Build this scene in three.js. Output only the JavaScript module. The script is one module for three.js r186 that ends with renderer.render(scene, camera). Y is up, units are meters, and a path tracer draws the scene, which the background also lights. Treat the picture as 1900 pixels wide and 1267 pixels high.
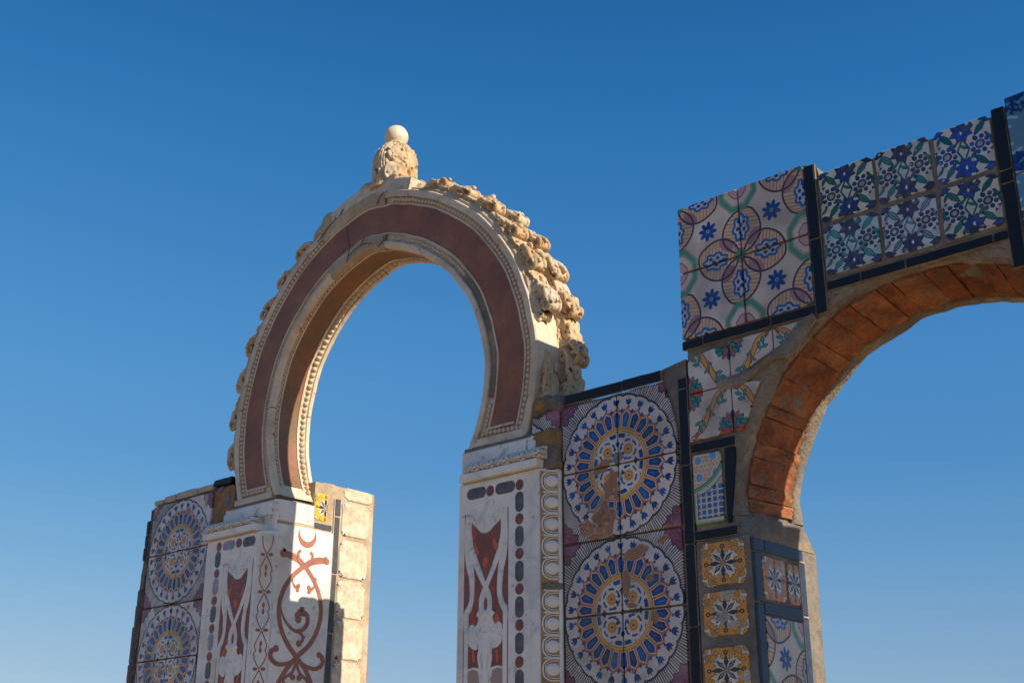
import * as THREE from 'three';
import { mergeGeometries } from 'three/addons/utils/BufferGeometryUtils.js';
import { ConvexGeometry } from 'three/addons/geometries/ConvexGeometry.js';
import { RoundedBoxGeometry } from 'three/addons/geometries/RoundedBoxGeometry.js';

// ---------------------------------------------------------------- camera, sky, sun, exposure
const GROUND = 2.68;                       // the drawings below measure height from the top row of the right-hand medallion; the terrace lies 2.68 m lower
const scene = new THREE.Scene();
const camera = new THREE.PerspectiveCamera(30.5, 1024 / 682, 0.05, 6000);
camera.position.set(2.2256, GROUND - 1.0783, 2.6626);
camera.rotation.order = 'YXZ';
camera.rotation.set(THREE.MathUtils.degToRad(20.345), THREE.MathUtils.degToRad(42.274), THREE.MathUtils.degToRad(0.125));

const renderer = new THREE.WebGLRenderer({ antialias: true });
renderer.toneMapping = THREE.LinearToneMapping;
renderer.toneMappingExposure = 1.35;
renderer.shadowMap.enabled = true;

const SUN = new THREE.Vector3(1, 0.5, -0.114).normalize();
{
  const W = 512, H = 256, d = new Float32Array(W * H * 4);
  const table = [[-90, .28, .33, .38], [-2, .36, .47, .56], [0, .33, .49, .64], [5.65, .2235, .391, .583], [10, .135, .325, .57], [14.2, .082, .266, .548], [18.6, .0655, .242, .54], [25, .04, .195, .48], [31.5, .0238, .156, .417], [35, .0185, .134, .367], [50, .0125, .1, .3], [90, .01, .08, .25]];
  for (let j = 0; j < H; j++) {
    const el = ((j + 0.5) / H - 0.5) * 180;
    let k = 0; while (k < table.length - 2 && table[k + 1][0] < el) k++;
    const a = table[k], b = table[k + 1], t = THREE.MathUtils.clamp((el - a[0]) / (b[0] - a[0]), 0, 1);
    for (let i = 0; i < W; i++) {
      const az = ((i + 0.5) / W - 0.5) * 2 * Math.PI, e = el * Math.PI / 180;
      const c = Math.cos(e) * Math.cos(az) * SUN.x + Math.sin(e) * SUN.y + Math.cos(e) * Math.sin(az) * SUN.z;
      const g = Math.exp(-Math.acos(THREE.MathUtils.clamp(c, -1, 1)) / 0.2) * 0.15;   // the brighter air round the sun
      const o = (j * W + i) * 4;
      for (let q = 0; q < 3; q++) d[o + q] = (a[q + 1] + (b[q + 1] - a[q + 1]) * t) * (1 + [1.09, .68, .39][q] * c * c) / 1.35 + g * [1, .95, .85][q];
      d[o + 3] = 1;
    }
  }
  const sky = new THREE.DataTexture(d, W, H, THREE.RGBAFormat, THREE.FloatType);
  sky.mapping = THREE.EquirectangularReflectionMapping; sky.magFilter = sky.minFilter = THREE.LinearFilter; sky.wrapS = THREE.RepeatWrapping; sky.needsUpdate = true;
  scene.background = sky; scene.environment = sky;
}
const sun = new THREE.DirectionalLight(new THREE.Color(1, 0.85, 0.64), 5);
sun.position.copy(SUN).multiplyScalar(20).add(new THREE.Vector3(0, GROUND, 0));
sun.target.position.set(-0.4, GROUND, 0); scene.add(sun, sun.target);
sun.castShadow = true; sun.shadow.mapSize.set(4096, 4096);
Object.assign(sun.shadow.camera, { left: -4, right: 4, top: 4, bottom: -4, near: 1, far: 50 });

// ---------------------------------------------------------------- helpers
function mulberry(a) { return () => { a |= 0; a = a + 0x6D2B79F5 | 0; let t = Math.imul(a ^ a >>> 15, 1 | a); t = t + Math.imul(t ^ t >>> 7, 61 | t) ^ t; return ((t ^ t >>> 14) >>> 0) / 4294967296; }; }
const hash = (x, y, z, s) => { let h = Math.imul(x, 374761393) ^ Math.imul(y, 668265263) ^ Math.imul(z, 2147483647 ^ 0x5bd1e995) ^ Math.imul(s, 974634777); h = Math.imul(h ^ h >>> 13, 1274126177); h ^= h >>> 16; return (h >>> 0) / 4294967296; };
const fade = (t) => t * t * (3 - 2 * t), lerp = (a, b, t) => a + (b - a) * t, clamp = THREE.MathUtils.clamp;
function noise3(x, y, z, s = 1) {
  const i = Math.floor(x), j = Math.floor(y), k = Math.floor(z), u = fade(x - i), v = fade(y - j), w = fade(z - k);
  const c = (a, b, d) => hash(i + a, j + b, k + d, s);
  return lerp(lerp(lerp(c(0, 0, 0), c(1, 0, 0), u), lerp(c(0, 1, 0), c(1, 1, 0), u), v), lerp(lerp(c(0, 0, 1), c(1, 0, 1), u), lerp(c(0, 1, 1), c(1, 1, 1), u), v), w) * 2 - 1;
}
const fbm3 = (x, y, z, s, o = 3) => { let r = 0, a = 1, t = 0; for (let i = 0; i < o; i++) { r += a * noise3(x, y, z, s + i); t += a; a *= .5; x *= 2.03; y *= 2.03; z *= 2.03; } return r / t; };
function tnoise(x, y, p, s) {               // value noise that repeats every p cells
  const i = Math.floor(x), j = Math.floor(y), u = fade(x - i), v = fade(y - j), m = (a) => ((a % p) + p) % p;
  const c = (a, b) => hash(m(i + a), m(j + b), 7, s);
  return lerp(lerp(c(0, 0), c(1, 0), u), lerp(c(0, 1), c(1, 1), u), v) * 2 - 1;
}
const tfbm = (x, y, p, s, o = 4) => { let r = 0, a = 1, t = 0; for (let i = 0; i < o; i++) { r += a * tnoise(x, y, p, s + i * 17); t += a; a *= .55; x *= 2; y *= 2; p *= 2; } return r / t; };

const names = new Map();
function numbered(n) { const k = names.get(n) ?? 0; names.set(n, k + 1); return k ? n + '_' + String(k).padStart(3, '0') : n; }
function thing(name, label, category, x, z, group) {
  const o = new THREE.Group(); o.name = numbered(name); o.position.set(x, 0, z); o.userData = { label, category };
  if (group) o.userData.group = group;
  scene.add(o); return o;
}
// a part: geometry is drawn in place; a child of a thing is shifted to the thing's base
const tiltRnd = mulberry(99);
function part(parent, name, geo, mat, at) {
  if (name === 'tile') { geo.computeBoundingBox(); const c = geo.boundingBox.getCenter(new THREE.Vector3()), t = () => (tiltRnd() - .5) * .016; geo.translate(-c.x, -c.y, -c.z); geo.rotateX(t()); geo.rotateY(t()); geo.translate(c.x, c.y, c.z); }   // no tile lies quite flat
  const m = new THREE.Mesh(geo, mat); m.name = name; m.castShadow = m.receiveShadow = true;
  if (at) { if (at.pos) m.position.copy(at.pos); if (at.quat) m.quaternion.copy(at.quat); if (at.scale) m.scale.copy(at.scale); }
  if (parent.isGroup) m.position.add(new THREE.Vector3(-parent.position.x, GROUND, -parent.position.z));
  parent.add(m); return m;
}
const kind = (m, k) => { m.userData.kind = k; return m; };

// uv in metres on every face, from the axis it faces most
function boxUV(g0, k = 1) {
  const g = g0.index ? g0.toNonIndexed() : g0, p = g.attributes.position, uv = new Float32Array(p.count * 2), a = new THREE.Vector3(), b = new THREE.Vector3(), c = new THREE.Vector3();
  for (let i = 0; i < p.count; i += 3) {
    a.fromBufferAttribute(p, i); b.fromBufferAttribute(p, i + 1); c.fromBufferAttribute(p, i + 2);
    const n = b.clone().sub(a).cross(c.clone().sub(a)), X = Math.abs(n.x), Y = Math.abs(n.y), Z = Math.abs(n.z);
    [a, b, c].forEach((v, q) => { const o = (i + q) * 2; if (Z >= X && Z >= Y) { uv[o] = v.x; uv[o + 1] = v.y; } else if (X >= Y) { uv[o] = v.z + .37; uv[o + 1] = v.y; } else { uv[o] = v.x; uv[o + 1] = v.z + .61; } uv[o] *= k; uv[o + 1] *= k; });
  }
  g.setAttribute('uv', new THREE.BufferAttribute(uv, 2)); return g;
}
const plain = (g) => { const r = g.index ? g.toNonIndexed() : g; for (const k of Object.keys(r.attributes)) if (!['position', 'normal', 'uv'].includes(k)) r.deleteAttribute(k); if (!r.attributes.uv) boxUV(r); return r; };
const merge = (list) => mergeGeometries(list.map(plain));
// a slab with chamfered edges over an outline [x, y], front face at zf; uv either metres or a rectangle of a print
function slab(pts, zb, zf, bevel = .0015, rect, holes) {
  const sh = new THREE.Shape(pts.map((p) => new THREE.Vector2(p[0], p[1])));
  if (holes) for (const h of holes) sh.holes.push(new THREE.Path(h.map((p) => new THREE.Vector2(p[0], p[1]))));
  const T = zf - zb, bv = Math.min(bevel, T * .45);
  const g = new THREE.ExtrudeGeometry(sh, { depth: T - 2 * bv, bevelEnabled: bv > 0, bevelThickness: bv, bevelSize: bv, bevelOffset: -bv, bevelSegments: 1, curveSegments: 8 });
  g.translate(0, 0, zb + bv);
  if (!rect) return boxUV(g);
  const p = g.attributes.position, uv = g.attributes.uv;
  for (let i = 0; i < p.count; i++) uv.setXY(i, (p.getX(i) - rect[0]) / (rect[2] - rect[0]), (p.getY(i) - rect[1]) / (rect[3] - rect[1]));
  return g;
}
const rect = (x0, y0, x1, y1) => [[x0, y0], [x1, y0], [x1, y1], [x0, y1]];
// a rectangle whose edges wander and whose corners may be broken off
function worn(x0, y0, x1, y1, j, rnd, round = 0, n = 4) {
  const out = [], C = [[x0, y0], [x1, y0], [x1, y1], [x0, y1]];
  for (let s = 0; s < 4; s++) {
    const a = C[s], b = C[(s + 1) % 4], L = Math.hypot(b[0] - a[0], b[1] - a[1]), r = Math.min(round * (.6 + .8 * rnd()) + j, L * .3), r2 = Math.min(round * (.6 + .8 * rnd()) + j, L * .3);
    for (let i = 0; i <= n; i++) {
      const t = lerp(r / L, 1 - r2 / L, i / n), nx = (b[1] - a[1]) / L, ny = -(b[0] - a[0]) / L, d = -rnd() * j;
      out.push([lerp(a[0], b[0], t) + nx * d, lerp(a[1], b[1], t) + ny * d]);
    }
  }
  return out;
}
const box = (x0, y0, z0, x1, y1, z1, r = 0) => { const g = r ? new RoundedBoxGeometry(x1 - x0, y1 - y0, z1 - z0, 2, Math.min(r, (x1 - x0) * .49, (y1 - y0) * .49, (z1 - z0) * .49)) : new THREE.BoxGeometry(x1 - x0, y1 - y0, z1 - z0); g.translate((x0 + x1) / 2, (y0 + y1) / 2, (z0 + z1) / 2); return boxUV(g); };
// faces drawn flat as (s, y) and turned to look along +x (depth s runs away from the viewer), or to a 45 degree chamfer
const toJamb = (g, x0) => { g.rotateY(Math.PI / 2); g.translate(x0, 0, 0); return g; };
const toChamfer = (g, x0, z0) => { g.rotateY(Math.PI / 4); g.translate(x0, 0, z0); return g; };
function spline(pts, n = 40, closed = false) { return new THREE.CatmullRomCurve3(pts.map((p) => new THREE.Vector3(p[0], p[1], 0)), closed, 'centripetal').getPoints(n).map((v) => [v.x, v.y]); }
// a flat band of width w(t) along a line, standing from zb to zf, with a slightly crowned top
function ribbon(line, w, zb, zf, crown = 0) {
  const n = line.length, P = [], cols = crown ? 5 : 2, wf = typeof w === 'function' ? w : () => w, prof = [];
  for (let i = 0; i < n; i++) {
    const a = line[Math.max(0, i - 1)], b = line[Math.min(n - 1, i + 1)], L = Math.hypot(b[0] - a[0], b[1] - a[1]) || 1, nx = -(b[1] - a[1]) / L, ny = (b[0] - a[0]) / L, h = wf(i / (n - 1)) / 2, row = [];
    row.push([line[i][0] + nx * h, line[i][1] + ny * h, zb]);
    for (let c = 0; c < cols; c++) { const t = 1 - 2 * c / (cols - 1); row.push([line[i][0] + nx * h * t, line[i][1] + ny * h * t, zf + crown * (1 - t * t)]); }
    row.push([line[i][0] - nx * h, line[i][1] - ny * h, zb]); prof.push(row);
  }
  const tri = (a, b, c) => P.push(...a, ...b, ...c);
  for (let i = 0; i < n - 1; i++) for (let c = 0; c < cols + 1; c++) { const a = prof[i][c], b = prof[i][c + 1], d = prof[i + 1][c], e = prof[i + 1][c + 1]; tri(a, b, d); tri(b, e, d); }
  const g = new THREE.BufferGeometry(); g.setAttribute('position', new THREE.Float32BufferAttribute(P, 3));
  // make the top face outward whichever way the line runs
  const q = g.attributes.position; let area = 0; for (let i = 0; i < q.count; i += 3) area += (q.getX(i + 1) - q.getX(i)) * (q.getY(i + 2) - q.getY(i)) - (q.getX(i + 2) - q.getX(i)) * (q.getY(i + 1) - q.getY(i));
  if (area < 0) for (let i = 0; i < q.count; i += 3) { const v = [q.getX(i + 1), q.getY(i + 1), q.getZ(i + 1)]; q.setXYZ(i + 1, q.getX(i + 2), q.getY(i + 2), q.getZ(i + 2)); q.setXYZ(i + 2, ...v); }
  g.computeVertexNormals(); return boxUV(g);
}
const oval = (cx, cy, rx, ry, n = 20, rot = 0) => [...Array(n)].map((_, i) => { const a = i / n * 2 * Math.PI, x = rx * Math.cos(a), y = ry * Math.sin(a); return [cx + x * Math.cos(rot) - y * Math.sin(rot), cy + x * Math.sin(rot) + y * Math.cos(rot)]; });
const stadium = (cx, cy, w, h, n = 8) => { const r = Math.min(w, h) / 2, out = []; for (let q = 0; q < 4; q++) for (let i = 0; i <= n; i++) { const a = (q + i / n) * Math.PI / 2; out.push([cx + Math.cos(a) * r + (Math.abs(Math.cos(a)) < 1e-9 ? 0 : 0) + ((q === 0 || q === 3) ? w / 2 - r : -(w / 2 - r)), cy + Math.sin(a) * r + (q < 2 ? h / 2 - r : -(h / 2 - r))]); } return out; };

// a solid from a distance field: surface nets on a grid
function solid(f, lo, hi, cell, tint) {
  const N = [0, 1, 2].map((q) => Math.ceil((hi[q] - lo[q]) / cell) + 1), [nx, ny, nz] = N, D = new Float32Array(nx * ny * nz), id = (i, j, k) => (k * ny + j) * nx + i;
  for (let k = 0; k < nz; k++) for (let j = 0; j < ny; j++) for (let i = 0; i < nx; i++) D[id(i, j, k)] = f(lo[0] + i * cell, lo[1] + j * cell, lo[2] + k * cell);
  const V = new Int32Array(nx * ny * nz).fill(-1), P = [], I = [];
  for (let k = 0; k < nz - 1; k++) for (let j = 0; j < ny - 1; j++) for (let i = 0; i < nx - 1; i++) {
    let sx = 0, sy = 0, sz = 0, n = 0, m = 0;
    const c = []; for (let q = 0; q < 8; q++) { c[q] = D[id(i + (q & 1), j + (q >> 1 & 1), k + (q >> 2))]; if (c[q] < 0) m |= 1 << q; }
    if (!m || m === 255) continue;
    for (let a = 0; a < 8; a++) for (let e = 1; e < 8; e <<= 1) { const b = a | e; if (b === a || (c[a] < 0) === (c[b] < 0)) continue; const t = c[a] / (c[a] - c[b]); sx += (a & 1) + (e === 1 ? t : 0); sy += (a >> 1 & 1) + (e === 2 ? t : 0); sz += (a >> 2) + (e === 4 ? t : 0); n++; }
    V[id(i, j, k)] = P.length / 3; P.push(lo[0] + (i + sx / n) * cell, lo[1] + (j + sy / n) * cell, lo[2] + (k + sz / n) * cell);
  }
  const quad = (a, b, c, d, flip) => { if (a < 0 || b < 0 || c < 0 || d < 0) return; flip ? I.push(a, b, c, a, c, d) : I.push(a, c, b, a, d, c); };
  for (let k = 1; k < nz - 1; k++) for (let j = 1; j < ny - 1; j++) for (let i = 1; i < nx - 1; i++) {
    const s = D[id(i, j, k)] < 0;
    if (s !== D[id(i + 1, j, k)] < 0) quad(V[id(i, j - 1, k - 1)], V[id(i, j, k - 1)], V[id(i, j, k)], V[id(i, j - 1, k)], s);
    if (s !== D[id(i, j + 1, k)] < 0) quad(V[id(i - 1, j, k - 1)], V[id(i - 1, j, k)], V[id(i, j, k)], V[id(i, j, k - 1)], s);
    if (s !== D[id(i, j, k + 1)] < 0) quad(V[id(i - 1, j - 1, k)], V[id(i, j - 1, k)], V[id(i, j, k)], V[id(i - 1, j, k)], s);
  }
  const g = new THREE.BufferGeometry(); g.setAttribute('position', new THREE.Float32BufferAttribute(P, 3)); g.setIndex(I); g.computeVertexNormals();
  if (tint) { const C = new Float32Array(P.length); for (let i = 0; i < P.length; i += 3) { const t = tint(P[i], P[i + 1], P[i + 2]); C[i] = t[0]; C[i + 1] = t[1]; C[i + 2] = t[2]; } g.setAttribute('color', new THREE.BufferAttribute(C, 3)); }
  return g;
}
const smin = (a, b, k) => { const h = clamp(.5 + .5 * (b - a) / k, 0, 1); return lerp(b, a, h) - k * h * (1 - h); };
const smax = (a, b, k) => -smin(-a, -b, k);
const capsule = (x, y, z, a, b, ra, rb, fz = 1) => { const bx = b[0] - a[0], by = b[1] - a[1], bz = (b[2] - a[2]) * fz, px = x - a[0], py = y - a[1], pz = (z - a[2]) * fz, t = clamp((px * bx + py * by + pz * bz) / (bx * bx + by * by + bz * bz), 0, 1); return Math.hypot(px - bx * t, py - by * t, pz - bz * t) - lerp(ra, rb, t); };
const torusZ = (x, y, z, c, R, r) => Math.hypot(Math.hypot(x - c[0], y - c[1]) - R, z - c[2]) - r;

// ---------------------------------------------------------------- materials
const lin = (r, g, b) => new THREE.Color().setRGB(r, g, b);
function grain(size, metres, fn) {          // colour + height textures from fn(u, v) -> [r, g, b (sRGB 0..255), height 0..1]; the pattern spans `metres`
  const c = new Uint8Array(size * size * 4), h = new Uint8Array(size * size * 4);
  for (let y = 0; y < size; y++) for (let x = 0; x < size; x++) { const o = (y * size + x) * 4, v = fn(x / size, y / size); for (let q = 0; q < 3; q++) { c[o + q] = clamp(v[q], 0, 255); h[o + q] = clamp(v[3] * 255, 0, 255); } c[o + 3] = h[o + 3] = 255; }
  const mk = (d, srgb) => { const t = new THREE.DataTexture(d, size, size); t.wrapS = t.wrapT = THREE.RepeatWrapping; t.magFilter = THREE.LinearFilter; t.minFilter = THREE.LinearMipmapLinearFilter; t.generateMipmaps = true; t.repeat.set(1 / metres, 1 / metres); if (srgb) t.colorSpace = THREE.SRGBColorSpace; t.needsUpdate = true; return t; };
  return [mk(c, true), mk(h, false)];
}
const mix3 = (a, b, t) => a.map((v, i) => lerp(v, b[i], clamp(t, 0, 1)));
function surface(size, metres, bump, rough, fn, extra = {}) {
  const [map, bumpMap] = grain(size, metres, fn);
  return new THREE.MeshPhysicalMaterial({ map, bumpMap, bumpScale: bump, roughness: rough, ...extra });
}
const M = {};
M.marble = surface(512, .6, .0012, .5, (u, v) => {
  const w = tfbm(u * 4, v * 4, 4, 3), vein = Math.pow(1 - Math.abs(tfbm(u * 3 + w * .35, v * 5 + w * .5, 3 * 5, 11, 3)), 9), f = tfbm(u * 24, v * 24, 24, 5), st = tfbm(u * 5, v * 3, 15, 21);
  let c = mix3([228, 221, 212], [190, 190, 192], vein * .7 + clamp(w, 0, 1) * .5); c = mix3(c, [208, 182, 146], clamp(st * 1.6 - .35, 0, .75)); c = c.map((q) => q + f * 9);
  const pit = f < -.52 ? .25 : 0; return [c[0] - pit * 140, c[1] - pit * 150, c[2] - pit * 160, .6 + f * .25 - pit];
});
M.warmMarble = surface(512, .5, .0016, .62, (u, v) => {
  const w = tfbm(u * 5, v * 5, 5, 33), f = tfbm(u * 28, v * 28, 28, 35), st = tfbm(u * 9, v * 9, 9, 41);
  let c = mix3([206, 190, 168], [174, 164, 152], clamp(w * 1.1 + .2, 0, 1)); c = mix3(c, [200, 158, 108], clamp(st * 1.5 - .25, 0, .7)); c = c.map((q) => q + f * 13);
  const pit = f < -.58 ? .3 : 0; return [c[0] - pit * 190, c[1] - pit * 200, c[2] - pit * 200, .6 + f * .3 - pit];
});
M.porphyry = surface(512, .45, .0006, .55, (u, v) => {
  const w = tfbm(u * 5, v * 5, 5, 51), f = tfbm(u * 50, v * 50, 50, 55), d = tfbm(u * 3, v * 9, 9, 57); let c = mix3([146, 90, 60], [122, 76, 54], clamp(w + .5, 0, 1)); c = mix3(c, [160, 114, 86], clamp(d - .1, 0, .5)); return [...c.map((q) => q + f * 9), .5 + f * .3];
});
M.soffitPorphyry = surface(512, .45, .0008, .6, (u, v) => {
  const w = tfbm(u * 4, v * 4, 4, 61), f = tfbm(u * 40, v * 40, 40, 65); const c = mix3([136, 88, 66], [110, 88, 62], clamp(w * 1.5 + .55, 0, 1)); return [...c.map((q) => q + f * 10), .5 + f * .3];
});
M.redInlay = surface(512, .25, .0008, .5, (u, v) => {
  const w = tfbm(u * 6, v * 6, 6, 71), f = tfbm(u * 60, v * 60, 60, 75), s = tfbm(u * 9, v * 9, 9, 79, 2); let c = mix3([138, 78, 64], [120, 66, 58], clamp(w + .5, 0, 1)); if (s > .46) c = mix3(c, [186, 74, 28], (s - .46) * 8); return [...c.map((q) => q + f * 16), .5 + f * .4];
});
M.orangeInlay = new THREE.MeshPhysicalMaterial({ color: lin(.56, .12, .028), roughness: .5 });
M.strapInlay = surface(256, .2, .0005, .5, (u, v) => { const f = tfbm(u * 30, v * 30, 30, 85), w = tfbm(u * 5, v * 5, 5, 87); const c = mix3([160, 102, 84], [140, 86, 72], w + .5); return [...c.map((q) => q + f * 10), .5 + f * .3]; });
const pebble = (a, b, s) => surface(256, .08, .0006, .4, (u, v) => { const f = tfbm(u * 24, v * 24, 24, s), w = tfbm(u * 4, v * 4, 4, s + 3); const c = mix3(a, b, w * .9 + .45); return [...c.map((q) => q + f * 16), .5 + f * .3]; });
M.blackPebble = pebble([66, 64, 67], [98, 96, 100], 91); M.greyPebble = pebble([128, 128, 142], [158, 158, 170], 95); M.redPebble = pebble([138, 70, 54], [112, 58, 48], 99);
M.mortar = surface(512, .35, .004, .92, (u, v) => {
  const w = tfbm(u * 4, v * 4, 4, 101), f = tfbm(u * 32, v * 32, 32, 105), g = tfbm(u * 90, v * 90, 90, 107, 2); let c = mix3([122, 115, 107], [100, 95, 90], w + .5); c = mix3(c, [138, 118, 96], tfbm(u * 6, v * 6, 6, 111) - .1); return [...c.map((q) => q + f * 14 + g * 10), .5 + w * .25 + f * .2 + g * .12];
});
M.plaster = surface(512, .4, .007, .9, (u, v) => {
  const w = tfbm(u * 4, v * 4, 4, 121), f = tfbm(u * 30, v * 30, 30, 125), g = tfbm(u * 90, v * 90, 90, 127, 2); let c = mix3([132, 122, 110], [108, 101, 93], w + .5); c = mix3(c, [160, 142, 116], tfbm(u * 5, v * 5, 5, 131) * 1.2); return [...c.map((q) => q + f * 14 + g * 12), .5 + w * .25 + f * .2 + g * .12];
});
M.grimy = surface(512, .3, .002, .7, (u, v) => { const w = tfbm(u * 6, v * 6, 6, 231), f = tfbm(u * 40, v * 40, 40, 233); const c = mix3([186, 148, 100], [150, 118, 84], w + .5); return [...c.map((q) => q + f * 14), .5 + f * .3]; });
M.paleMortar = surface(512, .4, .003, .85, (u, v) => {
  const w = tfbm(u * 5, v * 5, 5, 221), f = tfbm(u * 30, v * 30, 30, 225), g = tfbm(u * 90, v * 90, 90, 227, 2); const c = mix3([184, 168, 144], [160, 142, 118], w + .5); return [...c.map((q) => q + f * 12 + g * 9), .5 + w * .2 + f * .2 + g * .1];
});
M.ochre = surface(512, .25, .004, .95, (u, v) => {
  const w = tfbm(u * 5, v * 5, 5, 141), f = tfbm(u * 36, v * 36, 36, 145), g = tfbm(u * 80, v * 80, 80, 147, 2); const c = mix3([152, 114, 72], [120, 94, 66], w + .4); return [...c.map((q) => q + f * 20 + g * 12), .5 + w * .3 + f * .2 + g * .1];
});
M.bedding = surface(512, .25, .006, .95, (u, v) => {
  const w = tfbm(u * 6, v * 6, 6, 241), f = tfbm(u * 36, v * 36, 36, 245), g = tfbm(u * 80, v * 80, 80, 247, 2); const c = mix3([150, 112, 74], [84, 72, 62], w * 1.6 + .5); return [...c.map((q) => q + f * 24 + g * 14), .5 + w * .3 + f * .2 + g * .1];
});
M.brick = surface(512, .3, .005, .85, (u, v) => {
  const w = tfbm(u * 5, v * 5, 5, 151), f = tfbm(u * 36, v * 36, 36, 155), s = tfbm(u * 7, v * 7, 7, 159); let c = mix3([172, 108, 66], [112, 70, 48], w + .5); c = mix3(c, [126, 102, 82], clamp(s * 2.2 - .2, 0, .75)); return [...c.map((q) => q + f * 22), .5 + w * .2 + f * .3];
});
M.brickPale = M.brick.clone(); M.brickPale.color = lin(1, .93, .88); M.brickDeep = M.brick.clone(); M.brickDeep.color = lin(.86, .74, .68); M.brickGold = M.brick.clone(); M.brickGold.color = lin(.62, .5, .36);
M.navy = surface(256, .12, .0005, .45, (u, v) => { const w = tfbm(u * 6, v * 6, 6, 161), f = tfbm(u * 50, v * 50, 50, 163); const c = mix3([12, 14, 24], [19, 21, 32], w + .5); return [...c.map((q) => q + f * 4 + (f > .62 ? 50 : 0)), .5 + f * .3]; }, { specularIntensity: .6 });
M.slateBlue = surface(256, .12, .0006, .45, (u, v) => { const w = tfbm(u * 6, v * 6, 6, 171), f = tfbm(u * 50, v * 50, 50, 173); const c = mix3([42, 60, 84], [34, 50, 74], w + .5); return [...c.map((q) => q + f * 7), .5 + f * .3]; });
M.charcoal = surface(256, .12, .0006, .5, (u, v) => { const w = tfbm(u * 6, v * 6, 6, 181), f = tfbm(u * 50, v * 50, 50, 183); const c = mix3([66, 68, 74], [56, 58, 64], w + .5); return [...c.map((q) => q + f * 6), .5 + f * .3]; });
M.slateGrey = surface(256, .12, .001, .55, (u, v) => { const w = tfbm(u * 6, v * 6, 6, 185), f = tfbm(u * 40, v * 40, 40, 187); const c = mix3([84, 90, 104], [52, 58, 72], w + .5); return [...c.map((q) => q + f * 14), .5 + f * .3]; });
M.beigeTile = surface(256, .15, .0008, .6, (u, v) => { const w = tfbm(u * 6, v * 6, 6, 191), f = tfbm(u * 40, v * 40, 40, 193); const c = mix3([186, 172, 156], [158, 146, 134], w + .5); return [...c.map((q) => q + f * 12), .5 + f * .3]; });
M.carved = new THREE.MeshPhysicalMaterial({ vertexColors: true, roughness: .55 });
M.crack = new THREE.MeshStandardMaterial({ color: lin(.09, .075, .06), roughness: 1 });
const tinted = new Map(), tint = (m, k, q) => { const key = m.uuid + k; if (!tinted.has(key)) { const c = m.clone(); c.color = lin(...q); tinted.set(key, c); } return tinted.get(key); };
const GLAZES = [[.94, .93, .92], [1.05, 1.03, 1], [.98, 1, 1.03], [1.14, 1.12, 1.08], [.9, .88, .86]], glaze = (m, k) => tint(m, k % 5, GLAZES[k % 5]);
M.stone = new THREE.MeshPhysicalMaterial({ vertexColors: true, roughness: .75 });
// wandering drilled channels and pits for weathered carving
const eroded = (x, y, z, s, k = 1) => { let d = 0; const a = Math.abs(noise3(x * 44, y * 44, z * 44, s)), b = Math.abs(noise3(x * 30 + 7, y * 30, z * 30, s + 1)); if (a < .2 && b < .2) d += (.2 - Math.max(a, b)) * .07; else if (a < .075) d += (.075 - a) * .05; const h = noise3(x * 80, y * 80, z * 80, s + 2); if (h > .4) d += (h - .4) * .045; const q = noise3(x * 170, y * 170, z * 170, s + 3); if (q > .5) d += (q - .5) * .012; return Math.min(d, .014) * k; };
const honey = (x, y, z) => { const a = fbm3(x * 14, y * 14, z * 14, 5, 3), b = fbm3(x * 70, y * 70, z * 70, 9, 2); let c = mix3([.50, .38, .24], [.44, .275, .13], a * 1.3 + .35); c = mix3(c, [.50, .43, .34], fbm3(x * 10 + 9, y * 10, z * 10, 15, 2) * 1.6 - .1); return c.map((q) => q * (1 + b * .16)); };
M.ground = surface(512, 3, .004, .9, (u, v) => { const w = tfbm(u * 5, v * 5, 5, 201), f = tfbm(u * 50, v * 50, 50, 205); const c = mix3([176, 148, 112], [160, 132, 100], w + .5); return [...c.map((q) => q + f * 10), .5 + f * .3]; });

// ---------------------------------------------------------------- prints on the glazed tiles
let HC = null;                                                      // the height drawing of the print in hand, if it has one
function print(w, h, draw, extra = {}) {
  const cv = document.createElement('canvas'); cv.width = w; cv.height = h; const c = cv.getContext('2d'), { relief, ...rest } = extra; extra = rest; let hv = null;
  if (relief) { hv = document.createElement('canvas'); hv.width = w; hv.height = h; HC = hv.getContext('2d'); HC.fillStyle = '#fff'; HC.fillRect(0, 0, w, h); }
  draw(c, w, h); HC = null;
  c.setTransform(w, 0, 0, w, 0, 0); { const r = mulberry(w * 7 + h); for (let i = 0; i < 46; i++) { const x = r(), y = r() * h / w, q = .03 + .1 * r(), g = c.createRadialGradient(x, y, 0, x, y, q), col = ['96,80,66', '120,100,80', '70,64,62'][Math.floor(r() * 3)]; g.addColorStop(0, 'rgba(' + col + ',.13)'); g.addColorStop(.6, 'rgba(' + col + ',.09)'); g.addColorStop(1, 'rgba(' + col + ',0)'); c.fillStyle = g; c.fillRect(x - q, y - q, 2 * q, 2 * q); } }
  if (hv) { const b = new THREE.CanvasTexture(hv); extra.bumpMap = b; extra.bumpScale = .0022; }
  const t = new THREE.CanvasTexture(cv); t.colorSpace = THREE.SRGBColorSpace; t.anisotropy = 8;
  return new THREE.MeshPhysicalMaterial({ map: t, roughness: .26, ...extra });
}
const path = (c, pts, close = true) => { c.beginPath(); pts.forEach((p, i) => i ? c.lineTo(p[0], p[1]) : c.moveTo(p[0], p[1])); if (close) c.closePath(); };
const fill = (c, col, pts) => { path(c, pts); c.fillStyle = col; c.fill(); };
const line = (c, col, w, pts, close = false) => { path(c, pts, close); c.strokeStyle = col; c.lineWidth = w; c.lineJoin = 'round'; c.lineCap = 'round'; c.stroke(); };
const disc = (c, col, x, y, r, r2 = r) => { c.beginPath(); c.ellipse(x, y, r, r2, 0, 0, 7); c.fillStyle = col; c.fill(); };
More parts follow.
